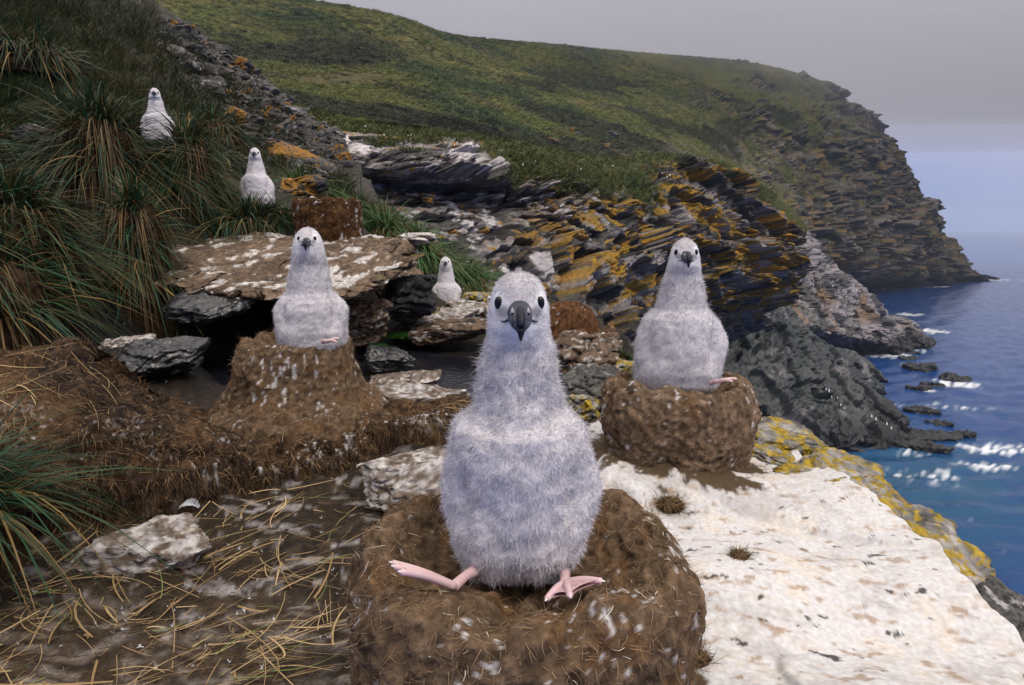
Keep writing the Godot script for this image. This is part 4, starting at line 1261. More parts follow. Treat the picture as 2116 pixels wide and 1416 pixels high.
# ---------------------------------------------------------------- nests
# prof: points (radius, height) from the middle of the bowl over the rim and down the outside
func nest(where: Vector3, prof: Array, label: String, seed_: float, fibres: int, tone: Color, drips: float, nu := 180, nv := 110, shag := 1.0) -> Node3D:
	var t := thing("nest", where, label, "nest", "mud nests")
	var ctrl := []
	for q in prof:
		ctrl.append([Vector3(q[0], q[1], 0)])
	var line := PackedVector3Array()
	var rows := prof.size()
	for j in nv:
		var y := float(j) / (nv - 1) * (rows - 1)
		var r := mini(int(y), rows - 2)
		line.append(cr(ctrl[maxi(r - 1, 0)][0], ctrl[r][0], ctrl[r + 1][0], ctrl[mini(r + 2, rows - 1)][0], y - r))
	var p := PackedVector3Array()
	p.resize(nu * nv)
	for j in nv:
		for i in nu:
			var an := TAU * i / (nu - 1)
			var wob := 1.0 + 0.07 * n1.get_noise_3d(cos(an) * 1.4 + seed_, sin(an) * 1.4, line[j].y * 3.0)
			var lift := 0.018 * n1.get_noise_2d(cos(an) * 2.0 + seed_, sin(an) * 2.0 + 9.0)
			p[j * nu + i] = Vector3(sin(an) * line[j].x * wob, line[j].y + lift * ss(0.02, 0.15, line[j].x), cos(an) * line[j].x * wob)
	var nn := grid_normals(p, nu, nv)
	var c := PackedColorArray()
	c.resize(nu * nv)
	var dark := tone * 0.35
	var light := tone * 1.75
	var white := Color(0.66, 0.62, 0.61)
	for a in nu * nv:
		var q := p[a] + Vector3(seed_, seed_ * 0.7, 0)
		var mid := nf.get_noise_3dv(q * 9.0)
		var fine := nf.get_noise_3dv(q * 34.0)
		p[a] += nn[a] * (0.014 * mid + 0.008 * fine)
		var col := mixc(tone, light, ss(-0.1, 0.6, fine + 0.4 * mid) * 0.9)
		col = mixc(col, dark, ss(0.05, 0.5, nf.get_noise_3dv(q * 17.0 + Vector3(5, 0, 0))) * 0.75)
		col = mixc(col, Color(0.19, 0.10, 0.045), ss(0.22, 0.45, nf.get_noise_3dv(q * 8.0 + Vector3(0, 0, 40))) * 0.6)
		var outer := 1.0 if a > nu * nv * 0.36 else 0.0
		var run := nf.get_noise_3d(q.x * 48.0, q.y * 5.5, q.z * 48.0) + 0.6 * nf.get_noise_3dv(q * 6.0 + Vector3(0, 11, 0))
		col = mixc(col, white, ss(0.50 - 0.22 * drips, 0.60 - 0.22 * drips, run) * outer)
		col = mixc(col, white, ss(0.52, 0.60, nf.get_noise_3dv(q * 40.0 + Vector3(0, 70, 0))) * 0.8)
		c[a] = col
	for j in nv:
		p[j * nu + nu - 1] = p[j * nu]
		c[j * nu + nu - 1] = c[j * nu]
	put("cup", grid_mesh(p, c, nu, nv), mats["nest"], t)
	nn = grid_normals(p, nu, nv)
	var hr := Hair.new()
	for k in int(fibres * 0.65):
		var row := int(nv * sqrt(rnd(0.02, 0.98)))
		var a := mini(row, nv - 2) * nu + rng.randi_range(0, nu - 2)
		var n := nn[a]
		var along := rdir() + Vector3(0, -0.5, 0)
		along = (along - n * along.dot(n)).normalized()
		var lay := rnd(0.008, 0.030) * shag
		var tt := pow(rng.randf(), 1.8)
		var col := mixc(tone * rnd(0.4, 1.2), Color(0.27, 0.175, 0.095), tt)
		if rng.randf() < 0.03: col = Color(0.6, 0.55, 0.45)
		hr.add(within(p, a, nu) + n * 0.0015, along * lay + n * rnd(0.001, 0.008), rdir() * lay * 0.7 - n * 0.004, rnd(0.00025, 0.00055) * shag, n.cross(along).normalized(), col, 3)
	var f := put("fibres", hr.mesh(), mats["strand"], t)
	f.set_meta("kind", "stuff")
	return t

# ---------------------------------------------------------------- chicks
# prof rows: height, half width, half depth, middle's offset forward
const STRETCHED := [[0.0000, 0.0340, 0.0333, 0.0000], [0.0080, 0.0630, 0.0617, 0.0006], [0.0230, 0.0850, 0.0833, 0.0018], [0.0430, 0.0990, 0.0970, 0.0033], [0.0660, 0.1080, 0.1058, 0.0051], [0.0975, 0.1115, 0.1093, 0.0075], [0.1440, 0.1115, 0.1093, 0.0111], [0.1830, 0.1095, 0.1073, 0.0141], [0.2220, 0.1080, 0.1058, 0.0171], [0.2505, 0.1045, 0.1024, 0.0193], [0.2680, 0.0980, 0.0960, 0.0200], [0.2800, 0.0820, 0.0804, 0.0200], [0.2940, 0.0705, 0.0691, 0.0200], [0.3310, 0.0630, 0.0617, 0.0200], [0.3630, 0.0565, 0.0554, 0.0200], [0.3940, 0.0505, 0.0495, 0.0200], [0.4090, 0.0480, 0.0538, 0.0200], [0.4250, 0.0470, 0.0526, 0.0280], [0.4410, 0.0462, 0.0517, 0.0280], [0.4560, 0.0445, 0.0498, 0.0280], [0.4720, 0.0412, 0.0461, 0.0260], [0.4860, 0.0358, 0.0401, 0.0260], [0.4970, 0.0270, 0.0302, 0.0260], [0.5040, 0.0160, 0.0179, 0.0260], [0.5080, 0.0010, 0.0011, 0.0260]]
const BROAD := [[0.0000, 0.1000, 0.0860, 0.0000], [0.0100, 0.1220, 0.1049, 0.0008], [0.0300, 0.1380, 0.1187, 0.0023], [0.0740, 0.1435, 0.1234, 0.0057], [0.1400, 0.1380, 0.1187, 0.0108], [0.1900, 0.1290, 0.1109, 0.0146], [0.2250, 0.1220, 0.1049, 0.0173], [0.2500, 0.1120, 0.0963, 0.0192], [0.2660, 0.0980, 0.0843, 0.0200], [0.2800, 0.0840, 0.0722, 0.0200], [0.3050, 0.0760, 0.0654, 0.0200], [0.3380, 0.0690, 0.0593, 0.0200], [0.3710, 0.0620, 0.0533, 0.0200], [0.3960, 0.0560, 0.0482, 0.0200], [0.4210, 0.0515, 0.0577, 0.0280], [0.4410, 0.0480, 0.0538, 0.0280], [0.4560, 0.0455, 0.0510, 0.0280], [0.4720, 0.0415, 0.0465, 0.0260], [0.4880, 0.0330, 0.0370, 0.0260], [0.5000, 0.0200, 0.0224, 0.0260], [0.5060, 0.0110, 0.0123, 0.0260], [0.5080, 0.0010, 0.0011, 0.0260]]
const SQUAT := [[0.0000, 0.1100, 0.0946, 0.0000], [0.0100, 0.1260, 0.1084, 0.0008], [0.0350, 0.1390, 0.1195, 0.0027], [0.0800, 0.1430, 0.1230, 0.0062], [0.1200, 0.1390, 0.1195, 0.0092], [0.1780, 0.1310, 0.1127, 0.0137], [0.2080, 0.1210, 0.1041, 0.0160], [0.2300, 0.1060, 0.0912, 0.0177], [0.2460, 0.0920, 0.0791, 0.0189], [0.2620, 0.0865, 0.0744, 0.0200], [0.2800, 0.0845, 0.0727, 0.0200], [0.3200, 0.0785, 0.0675, 0.0200], [0.3610, 0.0700, 0.0602, 0.0200], [0.4020, 0.0645, 0.0722, 0.0200], [0.4330, 0.0600, 0.0672, 0.0280], [0.4560, 0.0545, 0.0610, 0.0280], [0.4750, 0.0470, 0.0526, 0.0260], [0.4900, 0.0370, 0.0414, 0.0260], [0.5000, 0.0250, 0.0280, 0.0260], [0.5060, 0.0140, 0.0157, 0.0260], [0.5080, 0.0010, 0.0011, 0.0260]]

func prof_at(prof: Array, y: float) -> Array:
	for k in range(1, prof.size()):
		if y <= prof[k][0]:
			var t: float = (y - prof[k - 1][0]) / (prof[k][0] - prof[k - 1][0])
			return [lerpf(prof[k - 1][1], prof[k][1], t), lerpf(prof[k - 1][2], prof[k][2], t), lerpf(prof[k - 1][3], prof[k][3], t)]
	return [0.001, 0.001, 0.0]

func tube(points: Array, radii: Array, col: Color, seg := 10, flat := 1.0) -> ArrayMesh:
	# a tapered tube through points; flat squeezes it in height
	var p := PackedVector3Array()
	var c := PackedColorArray()
	var n := points.size()
	var fine := PackedVector3Array()
	var rad := PackedFloat32Array()
	for k in n - 1:
		for s in 5:
			var t := s / 5.0
			fine.append(cr(points[maxi(k - 1, 0)], points[k], points[k + 1], points[mini(k + 2, n - 1)], t))
			rad.append(lerpf(radii[k], radii[k + 1], t))
	fine.append(points[n - 1])
	rad.append(radii[n - 1])
	fine.append(fine[fine.size() - 1] + (fine[fine.size() - 1] - fine[fine.size() - 2]).normalized() * rad[rad.size() - 1] * 0.3)
	rad.append(0.0001)
	fine.insert(0, fine[0] - (fine[1] - fine[0]).normalized() * rad[0] * 0.2)
	rad.insert(0, 0.0001)
	for k in fine.size():
		var dir := (fine[mini(k + 1, fine.size() - 1)] - fine[maxi(k - 1, 0)]).normalized()
		var side := dir.cross(Vector3.UP)
		if side.length() < 0.01: side = dir.cross(Vector3.BACK)
		side = side.normalized()
		var up := side.cross(dir).normalized()
		for i in seg + 1:
			var an := -TAU * i / seg
			p.append(fine[k] + side * cos(an) * rad[k] + up * sin(an) * rad[k] * flat)
			c.append(col)
	return grid_mesh(p, c, seg + 1, fine.size())

func ball(size: Vector3, col: Color, res := 14) -> ArrayMesh:
	var p := PackedVector3Array()
	var c := PackedColorArray()
	for j in res:
		for i in res * 2:
			var th := PI * j / (res - 1)
			var ph := TAU * i / (res * 2 - 1)
			p.append(Vector3(sin(th) * sin(ph) * size.x, cos(th) * size.y, sin(th) * cos(ph) * size.z))
			c.append(col)
	return grid_mesh(p, c, res * 2, res)

func make_bill(t: Node3D, at_: Vector3, face: Callable, s: float, fine: bool) -> void:
	# axis of the bill: forwards, then hooked down
	var ax := [Vector3(0, 0.004, -0.012), Vector3(0, 0.004, 0.004), Vector3(0, 0.001, 0.022), Vector3(0, -0.004, 0.038), Vector3(0, -0.011, 0.046), Vector3(0, -0.018, 0.047)]
	var wd := [0.0175, 0.0182, 0.0172, 0.0145, 0.0095, 0.0030]
	var hg := [0.0180, 0.0185, 0.0175, 0.0145, 0.0095, 0.0030]
	var nu := 29
	var nv := 31
	var p := PackedVector3Array()
	var c := PackedColorArray()
	for j in nv:
		var y := float(j) / (nv - 1) * 5.0
		var k := mini(int(y), 4)
		var f := y - k
		var o: Vector3 = cr(ax[maxi(k - 1, 0)], ax[k], ax[k + 1], ax[mini(k + 2, 5)], f)
		var o2: Vector3 = cr(ax[maxi(k - 1, 0)], ax[k], ax[k + 1], ax[mini(k + 2, 5)], minf(f + 0.05, 1.0))
		var dir := (o2 - o).normalized()
		if f > 0.94: dir = (ax[k + 1] - ax[k]).normalized()
		var up := dir.cross(Vector3.RIGHT).normalized() * -1.0
		if up.dot(Vector3(0, 1, 0.3)) < 0.0: up = -up
		var w := lerpf(wd[k], wd[k + 1], f)
		var h := lerpf(hg[k], hg[k + 1], f)
		for i in nu:
			var an := TAU * i / (nu - 1)
			var q := o + Vector3.RIGHT * sin(an) * w + up * cos(an) * h
			p.append(q * s)
			var mar := nf.get_noise_3dv(q * 190.0)
			var col := mixc(Color(0.034, 0.038, 0.052), Color(0.15, 0.15, 0.17), ss(-0.1, 0.5, mar) * ss(0.35, 0.9, absf(sin(an))))
			c.append(mixc(Color(0.028, 0.031, 0.044), col, ss(0.5, 1.6, y)))
	var b := put("bill", grid_mesh(p, c, nu, nv), mats["bill"], t)
	b.position = at_
	# the horny nail along the ridge
	put("bill_nail", tube([Vector3(0, 0.014, 0.032) * s, Vector3(0, 0.006, 0.047) * s, Vector3(0, -0.005, 0.0545) * s, Vector3(0, -0.017, 0.0530) * s, Vector3(0, -0.028, 0.0480) * s], [0.0050 * s, 0.0062 * s, 0.0060 * s, 0.0046 * s, 0.0012 * s], Color(0.012, 0.014, 0.022)), mats["bill"], b)
	if fine:
		for e in [-1, 1]:
			var m := put("nostril", tube([Vector3(e * 0.0100, 0.0125, 0.020) * s, Vector3(e * 0.0112, 0.0085, 0.0365) * s], [0.0034 * s, 0.0032 * s], Color(0.20, 0.20, 0.215)), mats["bill"], b)
			var hole := put("nostril_opening", ball(Vector3(0.0019, 0.0019, 0.0012) * s, Color(0.01, 0.01, 0.012), 8), mats["bill"], b)
			hole.position = Vector3(e * 0.0113, 0.0082, 0.0383) * s
	# the dark line of the gape on each cheek
	for e in [-1, 1]:
		var pts := []
		for k in 4:
			var x: float = e * lerpf(0.013, 0.0275, k / 3.0)
			var yy: float = [-0.003, -0.0062, -0.0085, -0.0085][k]
			var on: Vector3 = face.call(x, at_.y + yy * s)
			pts.append(on - at_ + Vector3(0, 0, 0.0012))
		put("gape", tube(pts, [0.0022 * s, 0.0017 * s, 0.0014 * s, 0.0006 * s], Color(0.045, 0.045, 0.055), 8), mats["bill"], b)

func chick(where: Vector3, turn: float, prof: Array, size: float, seed_: float, strands: int, label: String, res := 1.0, head_turn := 0.0) -> Node3D:
	var t := thing("albatross_chick", where, label, "chick", "albatross chicks")
	t.rotation_degrees.y = turn
	var nu := int(110 * res)
	var nv := int(150 * res)
	var p := PackedVector3Array()
	p.resize(nu * nv)
	var lean := Vector2(0.006 * sin(seed_ * 3.0), 0.0)
	var shape := func(y: float, an: float) -> Vector3:
		var k := prof_at(prof, y)
		var x := sin(an)
		var z := cos(an)
		# folded stubby wings bulge at the flanks, legs and belly below
		var side := 1.0 if x > 0.0 else 0.6
		var turn_ := atan2(absf(x), z)
		var fold := exp(-pow((y - 0.17) / 0.06, 2.0))
		var wing := side * fold * (0.024 * exp(-pow((turn_ - 1.30 - (y - 0.17) * 2.0) / 0.22, 2.0)) - 0.017 * exp(-pow((turn_ - 0.86 - (y - 0.17) * 2.0) / 0.11, 2.0)))
		# thighs swell beside the belly
		wing += 0.008 * exp(-pow((y - 0.07) / 0.045, 2.0)) * exp(-pow((turn_ - 0.75) / 0.35, 2.0)) - 0.006 * exp(-pow((y - 0.06) / 0.05, 2.0)) * exp(-pow(turn_ / 0.18, 2.0))
		var q := Vector3(x * (k[0] + wing), y, z * (k[1] + wing) + k[2])
		q.x += lean.x * ss(0.2, 0.5, y)
		return q
	for j in nv:
		# rows close up towards the crown
		var v := 1.0 - float(j) / (nv - 1)
		var y := 0.51 * (v if v < 0.9 else 0.9 + 0.1 * sin((v - 0.9) / 0.1 * PI / 2.0))
		for i in nu:
			p[j * nu + i] = shape.call(y, TAU * i / (nu - 1))
	var nn := grid_normals(p, nu, nv)
	var c := PackedColorArray()
	c.resize(nu * nv)
	var lilac := Color(0.505, 0.48, 0.50)
	var white := Color(0.70, 0.68, 0.70)
	var smoke := Color(0.34, 0.33, 0.365)
	for a in nu * nv:
		var q := p[a]
		var s3 := q + Vector3(seed_, 0, 0)
		var tufty := nf.get_noise_3dv(s3 * 26.0)
		var big := n1.get_noise_3dv(s3 * 11.0)
		var head := ss(0.38, 0.43, q.y)
		p[a] = q + nn[a] * ((0.0065 * tufty + 0.005 * big) * (1.0 if res > 0.9 else 0.55) * (1.0 - 0.85 * head) * ss(0.5, 0.46, q.y) + 0.001 * tufty)
		var col := mixc(lilac, smoke, ss(-0.2, 0.6, 0.5 * big + 0.8 * tufty) * 0.08 * (1.0 - head))
		col = mixc(col, white, head * ss(0.0, 0.04, q.z) * 0.35)
		# dark smudge before the eye under a pale brow
		var by := Vector2(absf(q.x - lean.x) - 0.0255, q.y - 0.452)
		if q.z > 0.0 and q.y > 0.42:
			col = mixc(col, Color(0.13, 0.125, 0.14), ss(0.014, 0.004, by.length() + 0.003 * tufty) * 0.8)
			col = mixc(col, Color(0.80, 0.79, 0.80), ss(0.011, 0.004, Vector2(absf(q.x - lean.x) - 0.029, (q.y - 0.4765) * 1.6).length()) * 0.8)
		var cap := ss(0.462, 0.476, q.y + 0.006 * tufty) * ss(0.036, 0.022, absf(q.x) + 0.004 * tufty)
		col = mixc(col, Color(0.30, 0.27, 0.275), cap * 0.5)
		c[a] = col
	for j in nv:
		p[j * nu + nu - 1] = p[j * nu]
	for k in p.size(): p[k] *= size
	put("body", grid_mesh(p, c, nu, nv), mats["skin"], t)
	var face := func(x: float, y: float) -> Vector3:
		var k := prof_at(prof, y / size)
		var f: float = clampf(x / size / k[0], -0.98, 0.98)
		return Vector3(x + lean.x * size, y, (k[1] * sqrt(1.0 - f * f) + k[2]) * size)
	# eyes, each in a pale ring
	for e in [-1, 1]:
		var on: Vector3 = face.call(e * 0.0305 * size, 0.463 * size)
		var eye := put("eye", ball(Vector3(0.0066, 0.0100, 0.0056) * size, Color(0.006, 0.006, 0.007)), mats["eye"], t)
		eye.position = on + Vector3(e * 0.0005, 0, -0.0012) * size
		eye.rotation_degrees.y = e * 38.0
	var fp: Vector3 = face.call(0.0, 0.444 * size)
	make_bill(t, fp + Vector3(0, 0.002, -0.002) * size, face, size, res > 0.5)
	# the down
	nn = grid_normals(p, nu, nv)
	var hr := Hair.new()
	var made := 0
	while made < strands:
		var v := rng.randf()
		var j := mini(int(v * (nv - 1)), nv - 2)
		var a := j * nu + rng.randi_range(0, nu - 2)
		var q := p[a] / size
		if rng.randf() > 0.25 + Vector2(q.x, q.z - 0.02).length() / 0.13 + 0.3 * ss(0.38, 0.42, q.y): continue
		var n := nn[a]
		var head := ss(0.37, 0.43, q.y)
		# keep the bill, gape and eyes clear
		if q.z > 0.05 and q.y > 0.420 and q.y < 0.466 and absf(q.x - lean.x) < 0.020: continue
		if q.z > 0.02 and absf(absf(q.x - lean.x) - 0.0315) < 0.011 and absf(q.y - 0.463) < 0.013: continue
		made += 1
		var swirl := Vector3(n1.get_noise_3dv(q * 24.0), n1.get_noise_3dv(q * 24.0 + Vector3(9, 0, 0)), n1.get_noise_3dv(q * 24.0 + Vector3(0, 9, 0)))
		var fall := Vector3(0, -0.75, 0) - n * (Vector3(0, -0.75, 0).dot(n)) * 0.6
		var d := (n * 0.75 + fall * 0.55 + swirl * 0.5 + rdir() * 0.75).normalized()
		var lay := lerpf(rnd(0.004, 0.0105), rnd(0.0028, 0.0062), head) * size
		if rng.randf() < 0.06 and head < 0.5: lay *= 1.7
		if q.y > 0.24 and q.y < 0.40 and rng.randf() < 0.10: lay *= 1.9
		var col := c[a] * rnd(0.86, 1.22)
		col = mixc(col, Color(0.8, 0.78, 0.81), 0.15 * rng.randf())
		col.a = 1.0
		hr.add(within(p, a, nu) - n * 0.0015, d * lay, (rdir() * 0.5 + Vector3(0, -0.15, 0)) * lay * 0.6, rnd(0.00028, 0.0005) * (1.0 if res > 0.8 else 1.7 if res > 0.5 else 2.6), d.cross(rdir()).normalized(), col, 2)
	var f := put("down", hr.mesh(), mats["down"], t)
	f.set_meta("kind", "stuff")
	return t

func web_foot(t: Node3D, ankle: Vector3, heel: Vector3, toes: Array) -> void:
	# points are in the chick's own space
	var pink := Color(0.50, 0.335, 0.345)
	var root := put("foot", tube([ankle, (ankle + heel) * 0.5 + Vector3(0, 0.003, 0), heel], [0.0100, 0.0072, 0.0085], pink, 12), mats["foot"], t)
	for q in toes:
		var m: Vector3 = heel.lerp(q, 0.5) + Vector3(0, 0.004, 0)
		put("toe", tube([heel, m, q], [0.0070, 0.0054, 0.0044], mixc(pink, Color(0.54, 0.39, 0.40), 0.5), 10), mats["foot"], root)
		var claw: Vector3 = q + (q - heel).normalized() * 0.006 + Vector3(0, -0.001, 0)
		put("claw", tube([q, claw], [0.0026, 0.0008], Color(0.60, 0.50, 0.48), 8), mats["foot"], root)
	# webs, with a scalloped outer edge and some thickness
	for k in toes.size() - 1:
		var nu := 9
		var nv := 9
		for side in [1.0, -1.0]:
			var p := PackedVector3Array()
			var c := PackedColorArray()
			for j in nv:
				for i in nu:
					var fx := float(i) / (nu - 1)
					var reach := (float(j) / (nv - 1)) * (0.97 - 0.22 * sin(fx * PI))
					var q: Vector3 = heel.lerp(toes[k].lerp(toes[k + 1], fx), reach)
					p.append(q + Vector3(0, 0.0032 * side - 0.002 * sin(fx * PI) * reach + 0.001, 0))
					c.append(mixc(Color(0.50, 0.31, 0.33), Color(0.30, 0.19, 0.17), ss(0.1, 0.5, nf.get_noise_3dv(q * 120.0))))
			put("web", grid_mesh(p, c, nu, nv), mats["foot"], root)

# ---------------------------------------------------------------- tussock grass
func tussock(where: Vector3, spread: float, tall: float, blades: int, label: String, seed_: float, mound: float, green: float, width := 0.0035, droop := 1.0) -> void:
	var t := thing("tussock", where, label, "grass tussock", "grass tussocks")
	if mound > 0.02:
		# the peaty stool the grass grows from
		var nu := 40
		var nv := 22
		var p := PackedVector3Array()
		var c := PackedColorArray()
		for j in nv:
			var v := float(j) / (nv - 1)
			for i in nu:
				var an := TAU * i / (nu - 1)
				var r := spread * 0.42 * sin(minf(v * 1.9, 1.0) * PI / 2.0) * (1.0 + 0.12 * v)
				var q := Vector3(sin(an) * r, mound * (1.0 - v * v) - 0.12 * v, cos(an) * r)
				var w := nf.get_noise_3dv((q + where) * 6.0)
				q += Vector3(sin(an), 0.2, cos(an)) * w * spread * 0.10
				p.append(q)
				c.append(mixc(Color(0.028, 0.018, 0.010), Color(0.09, 0.055, 0.028), 0.4 + 1.2 * nf.get_noise_3d(q.x * 30.0, q.y * 5.0, q.z * 30.0)))
		for j in nv: p[j * nu + nu - 1] = p[j * nu]
		put("stool", grid_mesh(p, c, nu, nv), mats["peat"], t)
	var hr := Hair.new()
	for k in int(blades * 0.8):
		var an := rng.randf() * TAU
		var rr := sqrt(rng.randf())
		var out := Vector3(sin(an), 0, cos(an))
		var root := out * rr * spread * 0.36 + Vector3(0, mound * (1.0 - rr * rr * 0.7) - 0.02, 0)
		# shoots grow in bunches that lean their own ways
		var bunch := floorf(an * 1.3) * 7.0 + floorf(rr * 2.2)
		var lead := h2(bunch, seed_) * TAU
		out = (out * (0.35 + rr) + Vector3(sin(lead), 0, cos(lead)) * 0.55 + Vector3(rng.randfn(), 0, rng.randfn()) * 0.35).normalized()
		if h2(bunch + 3.0, seed_) < 0.12: continue
		var lay := tall * rnd(0.4, 1.15) * (0.75 + 0.5 * h2(bunch + 5.0, seed_))
		var lean := rr * rnd(0.35, 1.0) + 0.12
		var d := (Vector3.UP * (1.15 - lean * 0.6) + out * lean + rdir() * 0.16).normalized() * lay
		var bend := (out * lean * 0.6 * droop + Vector3.DOWN * rnd(0.45, 1.35) * (0.35 + rr) * droop) * lay
		var dead := rng.randf()
		var col: Color
		if dead < 0.24 * (1.5 - green): col = mixc(Color(0.07, 0.040, 0.014), Color(0.22, 0.14, 0.045), pow(rng.randf(), 2.0))
		elif dead < 0.5: col = mixc(Color(0.018, 0.024, 0.007), Color(0.055, 0.055, 0.016), rng.randf())
		else: col = mixc(Color(0.007, 0.022, 0.010), Color(0.026, 0.075, 0.032), rng.randf())
		if green > 0.95 and dead >= 0.2: col = mixc(col * 2.0, Color(0.06, 0.13, 0.03), 0.4)
		hr.add(root, d, bend, width * rnd(0.7, 1.7), d.cross(out + rdir() * 0.5).normalized(), col, 5)
	# dead leaves hang round the stool
	for k in int(blades * (0.16 if mound > 0.1 else 0.0)):
		var an := rng.randf() * TAU
		var out := Vector3(sin(an), 0, cos(an))
		var lay := mound * rnd(0.4, 1.0)
		hr.add(out * spread * rnd(0.36, 0.44) + Vector3(0, mound * rnd(0.4, 0.95), 0), out * lay * 0.28 + Vector3(0, -lay * 0.45, 0) + rdir() * 0.03, Vector3(0, -lay * 0.5, 0), width * rnd(0.5, 1.0), out.cross(Vector3.UP).normalized(), mixc(Color(0.035, 0.022, 0.010), Color(0.16, 0.10, 0.036), pow(rng.randf(), 2.2)), 4)
	var b := put("blades", hr.mesh(), mats["blade"], t)
	b.set_meta("kind", "stuff")

func make_grass() -> void:
	# name place, distance, spread, height, blades, stool, greenness
	var list := [
		[15, 400, 3.35, 0.60, 0.42, 3600, 0.36, 0.8, 0.0036, "big drooping tussock at the edge of the picture above the peat bank"],
		[268, 385, 3.95, 0.40, 0.34, 2000, 0.26, 0.5, 0.0036, "olive tussock left of the broad brown slab"],
		[190, 185, 5.2, 0.75, 0.62, 3000, 0.40, 0.75, 0.0040, "tall dark tussock left of the uppermost chick"],
		[385, 285, 5.6, 0.46, 0.50, 2000, 0.42, 0.55, 0.0040, "upright tussock with a brown skirt right of the uppermost chick"],
		[-30, 520, 2.95, 0.5, 0.46, 1500, 0.2, 0.7, 0.0038, "low tussock hanging over the foot of the slope"],
		[-160, 420, 3.0, 0.7, 0.6, 1300, 0.3, 0.7, 0.0042, "tussock cut by the picture's edge beside the big drooping one"],
		[520, 450, 5.45, 0.62, 0.46, 2200, 0.10, 0.95, 0.0036, "dark green tussock in front of the chick on the slope"],
		[585, 470, 5.5, 0.36, 0.32, 800, 0.06, 0.9, 0.0034, "small green tussock touching the mud pillar nest"],
		[800, 468, 8.1, 0.8, 0.62, 1500, 0.10, 1.0, 0.0052, "green tussock at the upper end of the grass bank"],
		[862, 505, 7.3, 0.7, 0.6, 1700, 0.14, 1.0, 0.0050, "hanging green tussock behind the small chick"],
		[945, 550, 7.7, 0.8, 0.5, 1500, 0.08, 1.0, 0.0050, "green tussock right of the small chick"],
		[1005, 580, 8.2, 0.7, 0.4, 1100, 0.05, 0.9, 0.0050, "last tussock of the grass bank beside the nearest chick's head"],
		[745, 430, 9.0, 0.7, 0.55, 1100, 0.06, 0.9, 0.0055, "green tussock behind the mud pillar nest"],
		[830, 492, 8.4, 0.7, 0.5, 1200, 0.1, 1.0, 0.0052, "green tussock second along the grass bank"],
		[905, 538, 8.0, 0.8, 0.5, 1400, 0.1, 1.0, 0.0052, "green tussock directly over the small chick's head"],
		[975, 572, 7.3, 0.6, 0.42, 1200, 0.1, 1.0, 0.0048, "green tussock low on the grass bank near the yellow lichened rock"],
		[770, 448, 8.6, 0.6, 0.5, 1100, 0.1, 1.0, 0.0052, "green tussock just behind the tip of the broad slab"],
		[700, 425, 8.2, 0.6, 0.5, 1100, 0.1, 1.0, 0.0052, "green tussock rising over the mud pillar nest"],
		[620, 418, 7.8, 0.6, 0.45, 1000, 0.1, 1.0, 0.0050, "green tussock around the orange lichened boulder"],
		[880, 565, 6.8, 0.42, 0.26, 700, 0.0, 1.0, 0.0042, "short green tuft left of the small chick"],
		[1205, 665, 4.3, 0.20, 0.17, 700, 0.04, 0.9, 0.0024, "small bright tussock on the brown boulder behind the nearest chick"],
		[1285, 722, 4.0, 0.20, 0.11, 500, 0.0, 0.9, 0.0024, "small green tuft left of the right chick"],
		[-95, 1040, 1.30, 0.24, 0.33, 1000, 0.10, 0.9, 0.0024, "fresh green tussock arching in at the near edge of the picture"],
		[1455, 1425, 0.98, 0.08, 0.09, 90, 0.0, 1.0, 0.0016, "sprig of green grass at the foot of the nearest nest"],
		[60, 100, 9.0, 1.3, 0.7, 1500, 0.2, 0.5, 0.0055, "olive tussock high on the dark slope"],
		[-20, 290, 5.8, 1.1, 0.65, 1600, 0.25, 0.6, 0.0048, "dark tussock on the slope at the picture's edge"],
		[440, 250, 9.5, 0.9, 0.5, 900, 0.1, 0.5, 0.0055, "brownish tussock above the grey slab on the slope"],
		[450, 370, 7.0, 0.5, 0.45, 900, 0.1, 0.6, 0.0045, "tussock between the two upper chicks"]]
	for q in list:
		var w := at(q[0], q[1], q[2])
		var stool: float = q[6]
		if q[2] > 1.5:
			stool = clampf(w.y - ground(w.x, w.z), 0.05, 0.75)
			w.y = ground(w.x, w.z) - 0.02
		else: w.y -= 0.05
		tussock(w, q[3], q[4], q[5], q[9], q[0], stool, q[7], q[8])
	# the grassy slope
	var hr := Hair.new()
	for k in 46000:
		var px := rnd(-250, 720)
		var py := rnd(-80, 470)
		# left of the scree, and below it
		if px > 320 and py < 0.86 * (px - 320) + 30: continue
		if px > 560 and py > 480: continue
		var w := place(px, py, 4.4)
		var d := -w.z
		if d > 50.0 or d < 4.4: continue
		var clump := nf.get_noise_2d(w.x * 0.9, w.z * 0.9)
		var patchy := nf.get_noise_2d(w.x * 0.35 + 30.0, w.z * 0.35)
		if d < 8.0 and px < 620 and py > 300 and clump < 0.1: continue
		var s := clampf(d / 9.0, 0.6, 2.6) * (0.8 + 0.7 * clump)
		for m in 2:
			var dir := (Vector3(rng.randfn() * 0.35 + 0.30, 1.0, rng.randfn() * 0.35 + 0.35)).normalized() * rnd(0.16, 0.34) * s
			var col := mixc(mixc(Color(0.010, 0.024, 0.007), Color(0.036, 0.054, 0.013), rng.randf()), mixc(Color(0.038, 0.030, 0.010), Color(0.090, 0.064, 0.020), rng.randf()), ss(-0.25, 0.35, patchy + rnd(-0.3, 0.3)) * 0.75)
			hr.add(w + Vector3(rnd(-0.1, 0.1), -0.02, rnd(-0.1, 0.1)) * s, dir, Vector3(dir.x, -0.35 * dir.length(), dir.z) * rnd(0.5, 1.2), 0.0042 * s * rnd(0.7, 1.3), dir.cross(rdir()).normalized(), col, 3)
	var g := put("slope_grass", hr.mesh(), mats["blade"])
	tag(g, "long dull green grass over the dark slope behind the tussocks", "grass", "", "stuff")

